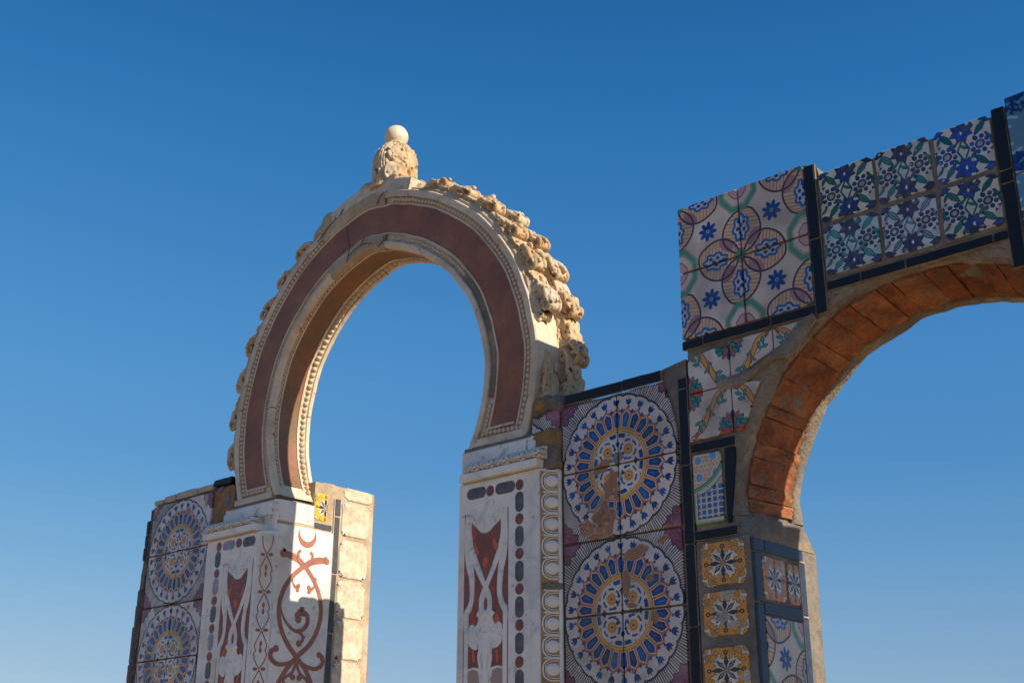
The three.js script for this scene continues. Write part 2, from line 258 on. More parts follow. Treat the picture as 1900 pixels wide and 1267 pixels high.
const ring = (c, col, w, x, y, r, a = 0, b = 2 * Math.PI) => { c.beginPath(); c.arc(x, y, r, a, b); c.strokeStyle = col; c.lineWidth = w; c.lineCap = 'butt'; c.stroke(); };
function at(c, x, y, rot, f, k = 1) { c.save(); c.translate(x, y); c.rotate(rot); c.scale(k, k); f(c); c.restore(); }
const shade = (rgb, d) => 'rgb(' + rgb.map((v) => Math.round(clamp(v + d, 0, 255))).join() + ')';
// missing glaze: the clay or old mortar shows through
function bare(c, x, y, rx, ry, rnd, col = [158, 112, 68], rot = 0) {
  const n = 34, ph = rnd() * 9, pts = [];
  for (let i = 0; i < n; i++) { const a = i / n * 2 * Math.PI, k = .78 + .22 * Math.sin(a * 3 + ph) * Math.cos(a * 2 + ph) + .16 * (rnd() - .5), px = rx * k * Math.cos(a), py = ry * k * Math.sin(a); pts.push([x + px * Math.cos(rot) - py * Math.sin(rot), y + px * Math.sin(rot) + py * Math.cos(rot)]); }
  if (HC) { HC.setTransform(c.getTransform()); path(HC, pts); HC.fillStyle = '#555'; HC.fill(); for (let i = 0; i < 60; i++) disc(HC, shade([70, 70, 70], (rnd() - .5) * 80), x + (rnd() - .5) * rx, y + (rnd() - .5) * ry, Math.min(rx, ry) * (.05 + .12 * rnd())); }
  c.save(); path(c, pts); c.fillStyle = shade(col, 0); c.fill(); c.clip();
  for (let i = 0; i < 260; i++) disc(c, shade(col, (rnd() - .55) * 70) , x + (rnd() * 2 - 1) * Math.max(rx, ry), y + (rnd() * 2 - 1) * Math.max(rx, ry), Math.min(rx, ry) * (.02 + .09 * rnd()));
  c.restore(); line(c, 'rgba(206,196,182,.6)', Math.min(rx, ry) * .06 + .0012, pts, true);
}
function specks(c, rnd, n, cols, size) { for (let i = 0; i < n; i++) { c.globalAlpha = .15 + .4 * rnd(); disc(c, cols[Math.floor(rnd() * cols.length)], rnd(), rnd(), size * (.3 + rnd())); } c.globalAlpha = 1; }
function cloud(c, rnd, n, cols, size, alpha) { for (let i = 0; i < n; i++) { const x = rnd(), y = rnd(), r = size * (.4 + rnd()), g = c.createRadialGradient(x, y, 0, x, y, r), col = cols[Math.floor(rnd() * cols.length)]; g.addColorStop(0, 'rgba(' + col + ',' + alpha + ')'); g.addColorStop(1, 'rgba(' + col + ',0)'); c.fillStyle = g; c.fillRect(x - r, y - r, 2 * r, 2 * r); } }
function crackle(c, rnd, n, w, col) { for (let i = 0; i < n; i++) { let x = rnd(), y = rnd(), a = rnd() * 7; const p = [[x, y]]; for (let k = 0; k < 6; k++) { a += (rnd() - .5) * .9; x += Math.cos(a) * .03; y += Math.sin(a) * .03; p.push([x, y]); } line(c, col, w, p); } }
const BLUES = [[10, 44, 112], [16, 56, 130], [8, 34, 94], [26, 76, 146]];

function medallion(seed, wear, fadeHatch) {
  return print(1024, 1024, (c, W) => {
    const r = mulberry(seed); c.scale(W, W); c.fillStyle = 'rgb(198,182,170)'; c.fillRect(0, 0, 1, 1);
    cloud(c, r, 60, ['190,178,176', '226,216,210', '200,196,204', '206,188,176'], .12, .4);
    const N = 26, rad = (a, q) => [.5 + Math.cos(a) * q, .5 + Math.sin(a) * q];
    // hatching between the scalloped rim and the corners
    c.save(); c.beginPath(); c.rect(0, 0, 1, 1); c.arc(.5, .5, .49, 0, 7, true); c.clip();
    for (let i = 0; i < 196; i++) { if (fadeHatch && fadeHatch(i / 196)) continue; const a = i / 196 * 2 * Math.PI + (r() - .5) * .006; line(c, 'rgba(38,28,34,' + (.75 + .2 * r()) + ')', .0074 + r() * .002, [rad(a, .47), rad(a + .012, .75)]); }
    for (let q = 0; q < 4; q++) at(c, q & 1, q >> 1, [0, Math.PI / 2, -Math.PI / 2, Math.PI][q], (c) => {
      const p = [[0, 0], [.16, 0]]; for (let i = 0; i <= 20; i++) { const t = i / 20, a = t * Math.PI / 2, k = .115 + .03 * Math.abs(Math.cos(a * 2)) + .012 * Math.sin(a * 12); p.push([Math.cos(a) * k, Math.sin(a) * k]); } p.push([0, .16]);
      fill(c, 'rgb(118,42,66)', p); line(c, 'rgb(36,22,34)', .009, p.slice(2, -1));
      for (let i = 0; i < 150; i++) { const a = r() * 1.57, k = r() * .14; c.globalAlpha = .6; disc(c, r() < .6 ? 'rgb(196,150,164)' : 'rgb(96,30,58)', Math.cos(a) * k, Math.sin(a) * k, .0015 + .002 * r()); } c.globalAlpha = 1;
    });
    c.restore();
    // scalloped rim
    const rim = []; for (let i = 0; i < N * 10; i++) { const a = i / (N * 10) * 2 * Math.PI, b = Math.abs(Math.sin(a * N / 2)); rim.push(rad(a, .481 + .0125 * Math.pow(b, .5))); }
    fill(c, 'rgb(198,184,176)', rim); line(c, 'rgb(28,18,28)', .0145, rim, true);
    cloud(c, r, 50, ['188,180,182', '228,220,214'], .08, .3);
    const blue = () => shade(BLUES[Math.floor(r() * 4)], (r() - .5) * 24);
    for (let i = 0; i < N; i++) {
      const a = (i + .5) / N * 2 * Math.PI;
      at(c, ...rad(a, .443), a + Math.PI / 2 + (r() - .5) * .2, (c) => {
        fill(c, blue(), [[-.017, -.016], [-.006, -.006], [0, -.024], [.006, -.006], [.018, -.016], [.017, .004], [.01, .017], [0, .021], [-.011, .016], [-.018, .004]]); line(c, 'rgb(20,40,100)', .002, [[-.011, .012], [0, -.002], [.01, .012]]);
      }, 1.3 + .2 * r());
      disc(c, blue(), ...rad(a + .02, .405), .0095);
      const b = i / N * 2 * Math.PI;
      at(c, ...rad(b, .383), b + Math.PI / 2, (c) => fill(c, blue(), [[-.03, -.004], [-.012, .004], [0, -.013], [.012, .004], [.03, -.004], [.012, .02], [0, .034], [-.012, .02]]));
    }
    // ring of long petals: ground, shared orange outline, then the blue within
    const hw0 = Math.PI / N * .255, hw1 = Math.PI / N * .352, outl = [[-hw0, -.25], [-hw1, -.35], [0, -.394], [hw1, -.35], [hw0, -.25]];
    for (const pass of [0, 1, 2]) for (let i = 0; i < N; i++) at(c, .5, .5, (i + .5) / N * 2 * Math.PI + Math.PI / 2, (c) => {
      if (pass === 0) fill(c, 'rgb(206,192,180)', outl); else if (pass === 1) line(c, shade([184, 96, 16], (r() - .5) * 24), .0135, outl);
      else { const k = blue(), inn = [[-hw0 * .56, -.262], [-hw1 * .66, -.344], [-.002, -.372], [hw1 * .66, -.344], [hw0 * .56, -.262]]; fill(c, k, inn); line(c, 'rgb(16,34,96)', .0035, inn, true); for (let q = 0; q < 4; q++) line(c, 'rgba(120,160,205,.45)', .0028, [[(r() - .5) * .024, -.275 - r() * .03], [(r() - .5) * .026, -.32 - r() * .03]]); }
    });
    ring(c, 'rgb(184,98,18)', .009, .5, .5, .25); ring(c, 'rgb(204,156,40)', .02, .5, .5, .237); ring(c, 'rgb(176,110,26)', .005, .5, .5, .226);
    disc(c, 'rgb(200,188,180)', .5, .5, .222);
    for (let i = 0; i < 16; i++) { const a = i / 16 * 2 * Math.PI; ring(c, blue(), .03, .5, .5, .2, a + .05, a + .33); }
    for (let i = 0; i < 4; i++) {
      const x = .5 + (i & 1 ? .088 : -.088), y = .5 + (i >> 1 ? .092 : -.092); disc(c, 'rgb(202,190,182)', x, y, .094);
      for (let k = 0; k < 6; k++) { const a = k / 6 * 2 * Math.PI + i; ring(c, blue(), .014, x, y, .066, a + .16, a + .88); }
      disc(c, 'rgb(206,160,52)', x, y, .042); ring(c, 'rgb(190,110,34)', .013, x, y, .027); disc(c, 'rgb(206,160,52)', x, y, .017); disc(c, 'rgb(40,64,110)', x, y, .01);
      for (let k = 0; k < 3; k++) disc(c, blue(), .5 + (x - .5) * (.3 + .2 * k), .5 + (y - .5) * (2.1 - .75 * k) * .55, .012);
    }
    for (const [x, y] of [[0, -.14], [0, .14], [.15, 0], [-.15, 0], [0, 0]]) at(c, .5 + x, .5 + y, 0, (c) => fill(c, blue(), [[-.02, 0], [0, -.028], [.02, 0], [0, .028]]));
    specks(c, r, 700, ['rgb(120,100,84)', 'rgb(236,230,226)', 'rgb(90,84,90)'], .0022); crackle(c, r, 30, .0011, 'rgba(90,78,74,.5)');
    // chipped glaze along the joints, then the larger losses
    for (let i = 0; i < 70; i++) { const t = r(), e = [0, .5, 1][Math.floor(r() * 3)], v = r() < .5, q = .004 + .012 * r() * r(); bare(c, v ? e : t, v ? t : e, q * (v ? 1 : 1.8), q * (v ? 1.8 : 1), r, [150, 118, 84]); }
    for (const w of wear) bare(c, w[0], w[1], w[2], w[3], r, w[5] ?? [150, 102, 62], w[4] ?? 0);
  }, { relief: true });
}
// ellipses, green frames and blue flowers: one repeat is two tiles by two
function ellipseWork(seed) {
  return print(1024, 1024, (c, W) => {
    const r = mulberry(seed); c.scale(W, W); c.fillStyle = 'rgb(188,170,158)'; c.fillRect(0, 0, 1, 1); cloud(c, r, 80, ['186,172,166', '218,210,204', '200,182,176'], .14, .4);
    const plum = 'rgb(66,40,50)';
    const leafPath = (c) => { c.beginPath(); c.moveTo(0, -.012); c.bezierCurveTo(-.12, -.03, -.2, -.14, -.12, -.26); c.bezierCurveTo(-.07, -.335, .05, -.37, .09, -.3); c.bezierCurveTo(.2, -.17, .12, -.03, 0, -.012); c.closePath(); };
    const group = (x, y) => at(c, x, y, .1, (c) => {
      for (let k = 0; k < 4; k++) at(c, 0, 0, k * Math.PI / 2, (c) => {
        c.save(); leafPath(c); c.fillStyle = 'rgb(192,172,152)'; c.fill(); c.clip();
        for (let i = -16; i < 17; i++) line(c, shade([188, 120, 48], (r() - .5) * 30), .0085, [[-.4, i * .026 - .02 + .004 * (r() - .5)], [.4, i * .026 + .02 + (r() - .5) * .006]]); c.restore();
      });
      for (let k = 0; k < 4; k++) at(c, 0, 0, k * Math.PI / 2 + Math.PI / 4 - .1, (c) => { c.beginPath(); c.ellipse(0, -.155, .042, .07, 0, 0, 7); c.fillStyle = shade([150, 108, 112], (r() - .5) * 24); c.fill(); });
      for (let k = 0; k < 4; k++) at(c, 0, 0, k * Math.PI / 2, (c) => {
        leafPath(c); c.strokeStyle = plum; c.lineWidth = .0135; c.stroke();
        at(c, -.01, -.2, 0, (c) => { const p = []; for (let i = 0; i < 48; i++) { const a = i / 48 * 2 * Math.PI, q = .078 + .011 * Math.sin(a * 7); p.push([Math.cos(a) * q * .72, Math.sin(a) * q * 1.12]); } fill(c, 'rgb(176,180,192)', p); line(c, 'rgb(40,88,150)', .0165, p, true);
          for (let i = 0; i < 7; i++) disc(c, 'rgb(24,58,128)', [-.022, .022, 0, -.026, .026, -.004, .006][i], [-.048, -.04, -.016, .008, .014, .034, .062][i], .012, .0155); });
      });
      for (let i = 0; i < 5; i++) { c.globalAlpha = .6; disc(c, 'rgb(70,124,100)', (r() - .5) * .05, (r() - .5) * .05, .022 + .02 * r()); } c.globalAlpha = 1;
    });
    const frame = (x, y) => at(c, x, y, 0, (c) => {
      const o = [], q = []; c.scale(.85, 1); for (let i = 0; i < 8; i++) { const a = (i + .5) / 8 * 2 * Math.PI; o.push([Math.cos(a) * .165, Math.sin(a) * .165]); q.push([Math.cos(a) * .085, Math.sin(a) * .085]); }
      line(c, 'rgb(84,138,110)', .038, o, true); line(c, 'rgb(54,98,80)', .004, o.map((p) => [p[0] * 1.16, p[1] * 1.16]), true); line(c, 'rgb(54,98,80)', .004, o.map((p) => [p[0] * .83, p[1] * .83]), true); fill(c, 'rgb(186,146,150)', q); line(c, plum, .006, q, true);
    });
    for (const [x, y] of [[.5, .5], [0, 0], [1, 0], [0, 1], [1, 1]]) group(x, y);
    for (const [x, y] of [[.5, 0], [0, .5], [1, .5], [.5, 1]]) frame(x, y);
    for (const [x, y] of [[.25, .25], [.75, .25], [.25, .75], [.75, .75]]) at(c, x, y, r(), (c) => { for (let k = 0; k < 8; k++) at(c, 0, 0, k * Math.PI / 4, (c) => { c.beginPath(); c.ellipse(0, -.043, .0155, .031, 0, 0, 7); c.fillStyle = shade([26, 66, 142], (r() - .5) * 30); c.fill(); line(c, 'rgb(18,40,104)', .004, [[0, -.016], [0, -.06]]); }); disc(c, 'rgb(30,60,130)', 0, 0, .008); });
    specks(c, r, 900, ['rgb(120,98,84)', 'rgb(232,224,218)', 'rgb(96,84,84)'], .0022); crackle(c, r, 30, .001, 'rgba(90,78,74,.45)');
    for (let i = 0; i < 60; i++) { const t = r(), e = [0, .5, 1][Math.floor(r() * 3)], v = r() < .5, q = .003 + .011 * r() * r(); bare(c, v ? e : t, v ? t : e, q * (v ? 1 : 2), q * (v ? 2 : 1), r, [150, 130, 108]); }
  }, { relief: true });
}
// blue lotus flowers, rosettes with dots and green leaves
function lotusTile(seed, pal) {
  return print(512, 512, (c, W) => {
    const r = mulberry(seed), [bg, bl, gr, ink] = pal; c.scale(W, W); c.fillStyle = shade(bg, -22); c.fillRect(0, 0, 1, 1); cloud(c, r, 40, [bg.map((v) => v - 40).join(), bg.map((v) => v - 8).join(), '170,196,196'], .2, .35);
    const inkc = shade(ink, 0), leaf = (x, y, a, k) => at(c, x, y, a, (c) => { const p = [[0, -.15], [.035, -.09], [.048, -.02], [.03, .06], [.008, .12], [-.02, .07], [-.042, 0], [-.036, -.07]]; fill(c, shade(gr, (r() - .5) * 30), p); line(c, inkc, .012, p, true); line(c, inkc, .008, [[0, -.12], [0, .1]]); }, k * 1.25);
    const lotus = (x, y, a) => at(c, x, y, a, (c) => { c.scale(1.25, 1.25); const p = [[0, .13], [-.05, .1], [-.15, .12], [-.11, .05], [-.16, 0], [-.09, -.03], [-.08, -.12], [-.02, -.07], [.03, -.13], [.06, -.05], [.15, -.05], [.11, .03], [.16, .1], [.06, .1]]; fill(c, shade(bl, 0), p); line(c, inkc, .013, p, true); cloudIn(c, p); fill(c, shade(bg, 8), [[0, .08], [-.018, .02], [0, -.02], [.018, .02]]); disc(c, inkc, -.045, .03, .014); disc(c, inkc, .05, .035, .014); line(c, inkc, .009, [[-.09, .03], [-.05, -.04]]); line(c, inkc, .009, [[.08, .04], [.05, -.03]]); });
    const cloudIn = (c, p) => { c.save(); path(c, p); c.clip(); for (let i = 0; i < 9; i++) { c.globalAlpha = .35; disc(c, shade(bl, (r() - .3) * 70), (r() - .5) * .3, (r() - .5) * .26, .03 + .03 * r()); } c.restore(); c.globalAlpha = 1; };
    const rose = (x, y) => { for (let k = 0; k < 8; k++) { const a = k / 8 * 2 * Math.PI + .3; at(c, x + Math.cos(a) * .135, y + Math.sin(a) * .135, a, (c) => { disc(c, inkc, 0, 0, .042, .04); disc(c, shade(bl, (r() - .5) * 30), 0, 0, .031, .029); }); } disc(c, inkc, x, y, .082); disc(c, shade(bg, 5), x, y, .05); ring(c, shade(ink, 30), .016, x, y, .038); disc(c, shade(gr, 30), x, y, .02); };
    line(c, shade(gr, -10), .034, [[.5, .3], [.4, .5], [.5, .7], [.6, .5], [.5, .3]]); line(c, inkc, .006, [[.5, .3], [.4, .5], [.5, .7], [.6, .5], [.5, .3]]);
    lotus(.49, .2, Math.PI + .25); lotus(.52, .8, .15); rose(.22, .53); rose(.78, .48);
    leaf(.24, .24, -.7, .95); leaf(.79, .2, .75, .95); leaf(.24, .82, .7, .9); leaf(.79, .78, -.75, .95); leaf(.03, .55, .2, .7); leaf(.99, .5, -.2, .7);
    for (const [x, y, a, k] of [[.5, .44, 2.2, .5], [.36, .38, -2.2, .55], [.65, .64, .8, .55], [.36, .66, 2.4, .5], [.1, .22, .4, .5], [.92, .36, 2.6, .5], [.09, .76, -2.4, .5], [.62, .1, 1.2, .5], [.38, .93, 1.9, .5], [.9, .86, 2, .45]]) leaf(x, y, a, k);
    for (const [x, y, a] of [[.06, .08, .8], [.94, .06, -.8], [.07, .93, 2.3], [.94, .92, -2.3], [.5, .02, 3.1], [.5, .99, 0]]) at(c, x, y, a, (c) => { c.scale(1.45, 1.45); for (const q of [-.62, 0, .62]) at(c, 0, 0, q, (c) => { const p = [[0, -.1], [.035, -.03], [.02, .04], [-.02, .04], [-.035, -.03]]; fill(c, shade(r() < .5 ? bl : ink, 10), p); line(c, inkc, .01, p, true); }); });
    for (const [x, y] of [[.1, .33], [.9, .32], [.12, .7], [.9, .68], [.36, .06], [.66, .05], [.34, .95], [.67, .95], [.3, .36], [.69, .33], [.33, .7], [.68, .68], [.04, .4], [.96, .62]]) at(c, x, y, r() * 6, (c) => fill(c, inkc, [[0, -.045], [.02, -.01], [.045, .01], [0, .02], [-.03, .03], [-.015, 0]]));
    specks(c, r, 260, ['rgb(170,130,96)', 'rgb(110,96,86)', 'rgb(230,230,224)'], .006); for (let i = 0; i < 5; i++) bare(c, r(), r(), .012 + .02 * r(), .012 + .02 * r(), r, [186, 150, 120]);
    for (let i = 0; i < 26; i++) { const t = r(), e = r() < .5 ? 0 : 1, v = r() < .5, q = .008 + .025 * r() * r(); bare(c, v ? e : t, v ? t : e, q, q, r, [140, 124, 108]); }
  });
}
// white tiles with orange and teal lotus heads at alternate joints: drawn for three columns by two rows
const florals = print(1152, 768, (c, W, H) => {
  const r = mulberry(77), u = W / 3, k = u; c.fillStyle = 'rgb(192,178,166)'; c.fillRect(0, 0, W, H); c.scale(W, W); cloud(c, r, 60, ['196,186,178', '226,220,212'], .1, .35); c.scale(1 / W, 1 / W);
  const ink = 'rgb(40,42,52)', pet = (c, col, a, L, w) => at(c, 0, 0, a, (c) => { const p = spline([[0, -.02], [-w, -L * .5], [-w * .45, -L * .9], [w * .25, -L], [w * .9, -L * .62], [.004, -.02]], 24); fill(c, col, p); line(c, ink, .011, p, true); });
  const head = (x, y) => at(c, x, y, 0, (c) => { const cols = ['rgb(44,128,128)', 'rgb(178,78,34)', 'rgb(34,62,112)', 'rgb(178,78,34)', 'rgb(40,120,122)']; for (const base of [0, Math.PI]) for (let i = 0; i < 5; i++) for (const s of [1, -1]) if (s > 0 || i) pet(c, cols[(i + 2) % 5], base + s * i * .34, .4 - i * .012, .062); disc(c, 'rgb(70,140,140)', 0, 0, .035); }, k);
  const sprig = (x, y, a, f = 1) => at(c, x, y, a, (c) => { c.scale(1.3, 1.25); line(c, ink, .01, spline([[0, .16], [.02 * f, .05], [0, -.14]], 12)); for (const [px, py, q] of [[-.03, .05, -.8], [.04, .02, .8], [-.02, -.05, -.6]]) at(c, px, py, q, (c) => { const p = spline([[0, .05], [-.03, -.02], [0, -.085], [.028, -.02], [0, .05]], 14); fill(c, 'rgb(52,138,134)', p); line(c, ink, .009, p, true); }); at(c, 0, -.17, .15, (c) => { const p = spline([[0, .05], [-.026, 0], [0, -.06], [.026, 0], [0, .05]], 14); fill(c, 'rgb(176,74,36)', p); line(c, ink, .008, p, true); }); }, k);
  const horn = (x, y, a, f = 1) => at(c, x, y, a, (c) => { const p = [...spline([[0, .3], [.11 * f, .12], [.1 * f, -.08], [-.02 * f, -.3]], 16), ...spline([[-.02 * f, -.3], [.02 * f, -.08], [.045 * f, .12], [0, .3]], 16)]; fill(c, 'rgb(206,148,44)', p); line(c, 'rgb(120,62,26)', .013, p, true); }, k);
  for (let i = 0; i <= 3; i++) for (let j = 0; j <= 2; j++) {
    const x = i * u, y = j * u * .92;
    if ((i + j) & 1) { head(x, y); }
    else { for (const [a, f] of [[.7, 1], [-.7, -1], [2.4, -1], [-2.4, 1]]) at(c, x + Math.sin(a) * k * .42, y - Math.cos(a) * k * .4, a, (c) => { c.scale(1.5, 1.25); horn(0, 0, 0, f); }); }
  }
  for (let i = 0; i < 3; i++) for (let j = 0; j < 2; j++) { const x = (i + .5) * u, y = (j + .5) * u * .92, f = (i + j) & 1 ? 1 : -1; for (let q = -1; q < 2; q++) { disc(c, ink, x + q * k * .07, y + q * f * k * .07, k * .034); disc(c, 'rgb(66,140,138)', x + q * k * .07, y + q * f * k * .07, k * .022); } sprig(x + f * k * .26, y - k * .2, f * .6, f); sprig(x - f * k * .24, y + k * .22, f * .6 + 3, f); sprig(x - k * .32 * f, y - k * .3, -.5, 1); sprig(x + k * .34 * f, y + k * .3, 2.4, 1); }
  c.scale(W, W); specks(c, r, 500, ['rgb(120,98,84)', 'rgb(232,224,218)', 'rgb(180,90,50)'], .0018); for (let i = 0; i < 50; i++) bare(c, Math.round(r() * 3) / 3, r(), .004, .01, r, [140, 124, 106]);
});
// star field and blue lattice, parted by a green arc
const starPrint = print(384, 768, (c, W) => {
  const r = mulberry(31); c.scale(W, W); c.fillStyle = 'rgb(190,180,168)'; c.fillRect(0, 0, 1, 2); c.save(); c.beginPath(); c.ellipse(-.25, -.1, 1.35, 1.12, 0, 0, 7); c.clip();
  for (let i = 0; i < 9; i++) for (let j = 0; j < 9; j++) at(c, i * .13 + (j & 1) * .065, j * .125, r() * 6, (c) => { for (let k = 0; k < 3; k++) at(c, 0, 0, k * 2.09, (c) => fill(c, 'rgb(206,138,44)', [[-.028, 0], [0, -.075], [.028, 0]])); });
  for (const [x, y] of [[.22, .2], [.72, .13], [.24, .68], [.8, .6]]) at(c, x, y, 0, (c) => { const p = []; for (let i = 0; i < 16; i++) { const a = i / 16 * 2 * Math.PI, q = i & 1 ? .1 : .142; p.push([Math.cos(a) * q, Math.sin(a) * q]); } fill(c, 'rgb(92,144,196)', p); line(c, 'rgb(214,208,200)', .02, p, true); line(c, 'rgb(40,80,140)', .012, p.map((v) => [v[0] * .86, v[1] * .86]), true); });
  c.restore(); c.beginPath(); c.ellipse(-.25, -.1, 1.4, 1.17, 0, 0, 1.6); c.strokeStyle = 'rgb(104,150,108)'; c.lineWidth = .1; c.stroke(); c.beginPath(); c.ellipse(-.25, -.1, 1.34, 1.11, 0, 0, 1.6); c.strokeStyle = 'rgb(34,34,40)'; c.lineWidth = .022; c.stroke();
  c.save(); c.beginPath(); c.rect(.14, .9, .9, .93); c.clip(); c.beginPath(); c.rect(-1, -1, 4, 4); c.ellipse(-.3, -.12, 1.62, 1.37, 0, 0, 7, true); c.clip(); for (let i = 0; i < 6; i++) for (let j = 0; j < 8; j++) { c.fillStyle = shade([54, 104, 170], (r() - .5) * 34); c.strokeStyle = 'rgb(28,56,112)'; c.lineWidth = .016; c.beginPath(); c.roundRect(.1 + i * .19, .78 + j * .165, .115, .105, .03); c.fill(); c.stroke(); disc(c, 'rgb(200,140,60)', .06 + i * .19, .75 + j * .165, .014); } c.restore();
  line(c, 'rgb(34,34,44)', .022, [[.15, 1.1], [.15, 1.8], [1, 1.82]]); c.beginPath(); c.ellipse(-.3, -.12, 1.62, 1.37, 0, .3, 1.29); c.strokeStyle = 'rgb(34,34,44)'; c.lineWidth = .02; c.stroke(); line(c, 'rgb(108,156,112)', .06, [[.05, 1.2], [.05, 1.94], [1, 1.95]]); specks(c, r, 200, ['rgb(140,120,100)', 'rgb(236,230,224)'], .006);
});
// an eight-rayed star inside a broad scrolled border; lost = share of grey filler over it
function starFlower(seed, lost, ochre = [206, 134, 18], inkc = [40, 30, 40]) {
  return print(384, 384, (c, W) => {
    const r = mulberry(seed); c.scale(W, W); c.fillStyle = 'rgb(206,194,172)'; c.fillRect(0, 0, 1, 1); cloud(c, r, 20, ['200,190,170', '226,220,208'], .2, .4);
    const oc = shade(ochre, 0), ink = shade(inkc, 0);
    for (let k = 0; k < 4; k++) at(c, .5, .5, k * Math.PI / 2, (c) => {
      const p = spline([[-.13, -.36], [-.2, -.28], [-.29, -.33], [-.3, -.45], [-.18, -.5], [-.04, -.47], [.1, -.5], [.2, -.44], [.31, -.46], [.34, -.34], [.26, -.26], [.17, -.32], [.1, -.23], [0, -.26], [-.08, -.24]], 60, true); fill(c, oc, p); line(c, ink, .011, p, true); disc(c, ink, 0, -.37, .05); disc(c, shade(ochre, 20), 0, -.37, .018);
      line(c, ink, .01, spline([[-.26, -.38], [-.2, -.42], [-.16, -.38]], 8)); line(c, ink, .01, spline([[.16, -.4], [.22, -.38], [.27, -.4]], 8)); fill(c, oc, oval(.43, -.43, .07, .05, 12, .7)); line(c, ink, .012, oval(.43, -.43, .07, .05, 12, .7), true);
    });
    for (let k = 0; k < 4; k++) at(c, .5, .5, k * Math.PI / 2 + Math.PI / 4, (c) => { const p = spline([[-.05, -.3], [-.09, -.4], [.01, -.45], [.08, -.4], [.04, -.33], [0, -.36]], 30, true); fill(c, oc, p); line(c, ink, .01, p, true); });
    for (let k = 0; k < 8; k++) at(c, .5, .5, k * Math.PI / 4, (c) => { fill(c, 'rgb(206,196,180)', [[0, 0], [.05, -.13], [.02, -.27], [0, -.2]]); const p = [[0, 0], [.012, -.06], [.05, -.15], [0, -.3], [-.045, -.15], [-.01, -.06]]; if (k % 2 === 0) { fill(c, ink, p); } else { fill(c, ink, p.map((v) => [v[0] * .85, v[1] * .9])); fill(c, 'rgb(206,196,180)', [[0, -.05], [.014, -.13], [0, -.2]]); } }, 1.16);
    disc(c, oc, .5, .5, .045); line(c, ink, .012, oval(.5, .5, .045, .045, 16), true);
    for (let i = 0; i < lost; i++) { const k = i < 2 ? .2 : .07 + .07 * r(); bare(c, r(), r(), k, k * .8, r, i & 1 ? [150, 142, 136] : [176, 158, 140]); }
    specks(c, r, 240, ['rgb(150,120,90)', 'rgb(236,230,224)', 'rgb(90,84,80)'], .007);
    for (let i = 0; i < 22; i++) { const t = r(), e = r() < .5 ? 0 : 1, v = r() < .5; bare(c, v ? e : t, v ? t : e, .02 + .03 * r(), .02 + .03 * r(), r, [128, 118, 106]); }
  });
}
const azulejo = print(1024, 1024, (c, W) => {
  const r = mulberry(91); c.scale(W, W); c.fillStyle = 'rgb(24,62,132)'; c.fillRect(0, 0, 1, 1); cloud(c, r, 40, ['30,80,150', '20,50,116'], .15, .4);
  for (let j = 0; j < 4; j++) for (let i = 0; i < 3; i++) { const x = .09 + i * .33, y = .25 + j * .36; c.save(); c.beginPath(); c.ellipse(x, y, .135, .125, 0, 0, 7); c.fillStyle = 'rgb(86,132,166)'; c.fill(); c.clip(); cloud(c, r, 10, ['70,116,150', '104,148,178'], .1, .3); c.restore(); for (const s of [-1, 1]) for (const q of [-1, 1]) { line(c, 'rgb(150,184,204)', .018, spline([[x + s * .03, y + q * .1], [x + s * .08, y + q * .115], [x + s * .105, y + q * .075], [x + s * .075, y + q * .055]], 14)); } }
  for (let j = 0; j < 4; j++) for (const x of [.02, .09, .255, .42, .59]) for (let k = 0; k < 12; k++) { const px = x + (r() - .5) * .12, py = .06 + j * .37 + (r() - .5) * .1; at(c, px, py, r() * 3, (c) => { c.fillStyle = 'rgb(18,34,96)'; c.fillRect(-.02, -.008, .04, .016); }); at(c, px + .02, py + .02, r() * 3, (c) => { c.fillStyle = 'rgb(74,124,170)'; c.fillRect(-.012, -.012, .024, .024); }); }
  specks(c, r, 400, ['rgb(120,140,160)', 'rgb(16,30,70)'], .003);
});
// bare cream biscuit with the glaze left only in the corners
function biscuit(seed) {
  return print(384, 384, (c, W) => {
    const r = mulberry(seed); c.scale(W, W); c.fillStyle = 'rgb(202,190,170)'; c.fillRect(0, 0, 1, 1); cloud(c, r, 40, ['190,172,146', '214,204,188', '196,180,158'], .22, .5);
    for (const [x, y, a] of [[0, 0, 0], [1, 0, 1.57], [1, 1, 3.14], [0, 1, -1.57]]) at(c, x, y, a, (c) => { const q = .17 + .08 * r(); c.save(); path(c, [[0, 0], [q, 0], [q * .8, q * .25], [q * .3, q * .75], [0, q]]); c.fillStyle = 'rgb(200,194,190)'; c.fill(); c.clip(); for (let i = 0; i < 16; i++) disc(c, r() < .6 ? 'rgb(40,34,48)' : 'rgb(92,70,90)', r() * q, r() * q, .012 + .016 * r()); c.restore(); });
    specks(c, r, 320, ['rgb(160,130,96)', 'rgb(120,98,78)', 'rgb(244,236,222)'], .007); for (let i = 0; i < 26; i++) disc(c, 'rgb(120,96,72)', r(), r(), .004 + .009 * r());
  }, { roughness: .8 });
}

// ---------------------------------------------------------------- the terrace
const V3 = (x, y, z) => new THREE.Vector3(x, y, z), rnd = mulberry(2024);
{
  const g = new THREE.PlaneGeometry(3000, 3000); g.rotateX(-Math.PI / 2); const uv = g.attributes.uv; for (let i = 0; i < uv.count; i++) uv.setXY(i, uv.getX(i) * 3000, uv.getY(i) * 3000);
  const m = new THREE.Mesh(g, M.ground); m.name = 'ground'; m.receiveShadow = true; m.userData.kind = 'structure'; scene.add(m);
}
// a standing prism from its plan [x, z]
function prism(plan, y0, y1) { const s = new THREE.Shape(plan.map((p) => new THREE.Vector2(p[0], -p[1]))), g = new THREE.ExtrudeGeometry(s, { depth: y1 - y0, bevelEnabled: false }); g.rotateX(-Math.PI / 2); g.translate(0, y0, 0); return boxUV(g); }
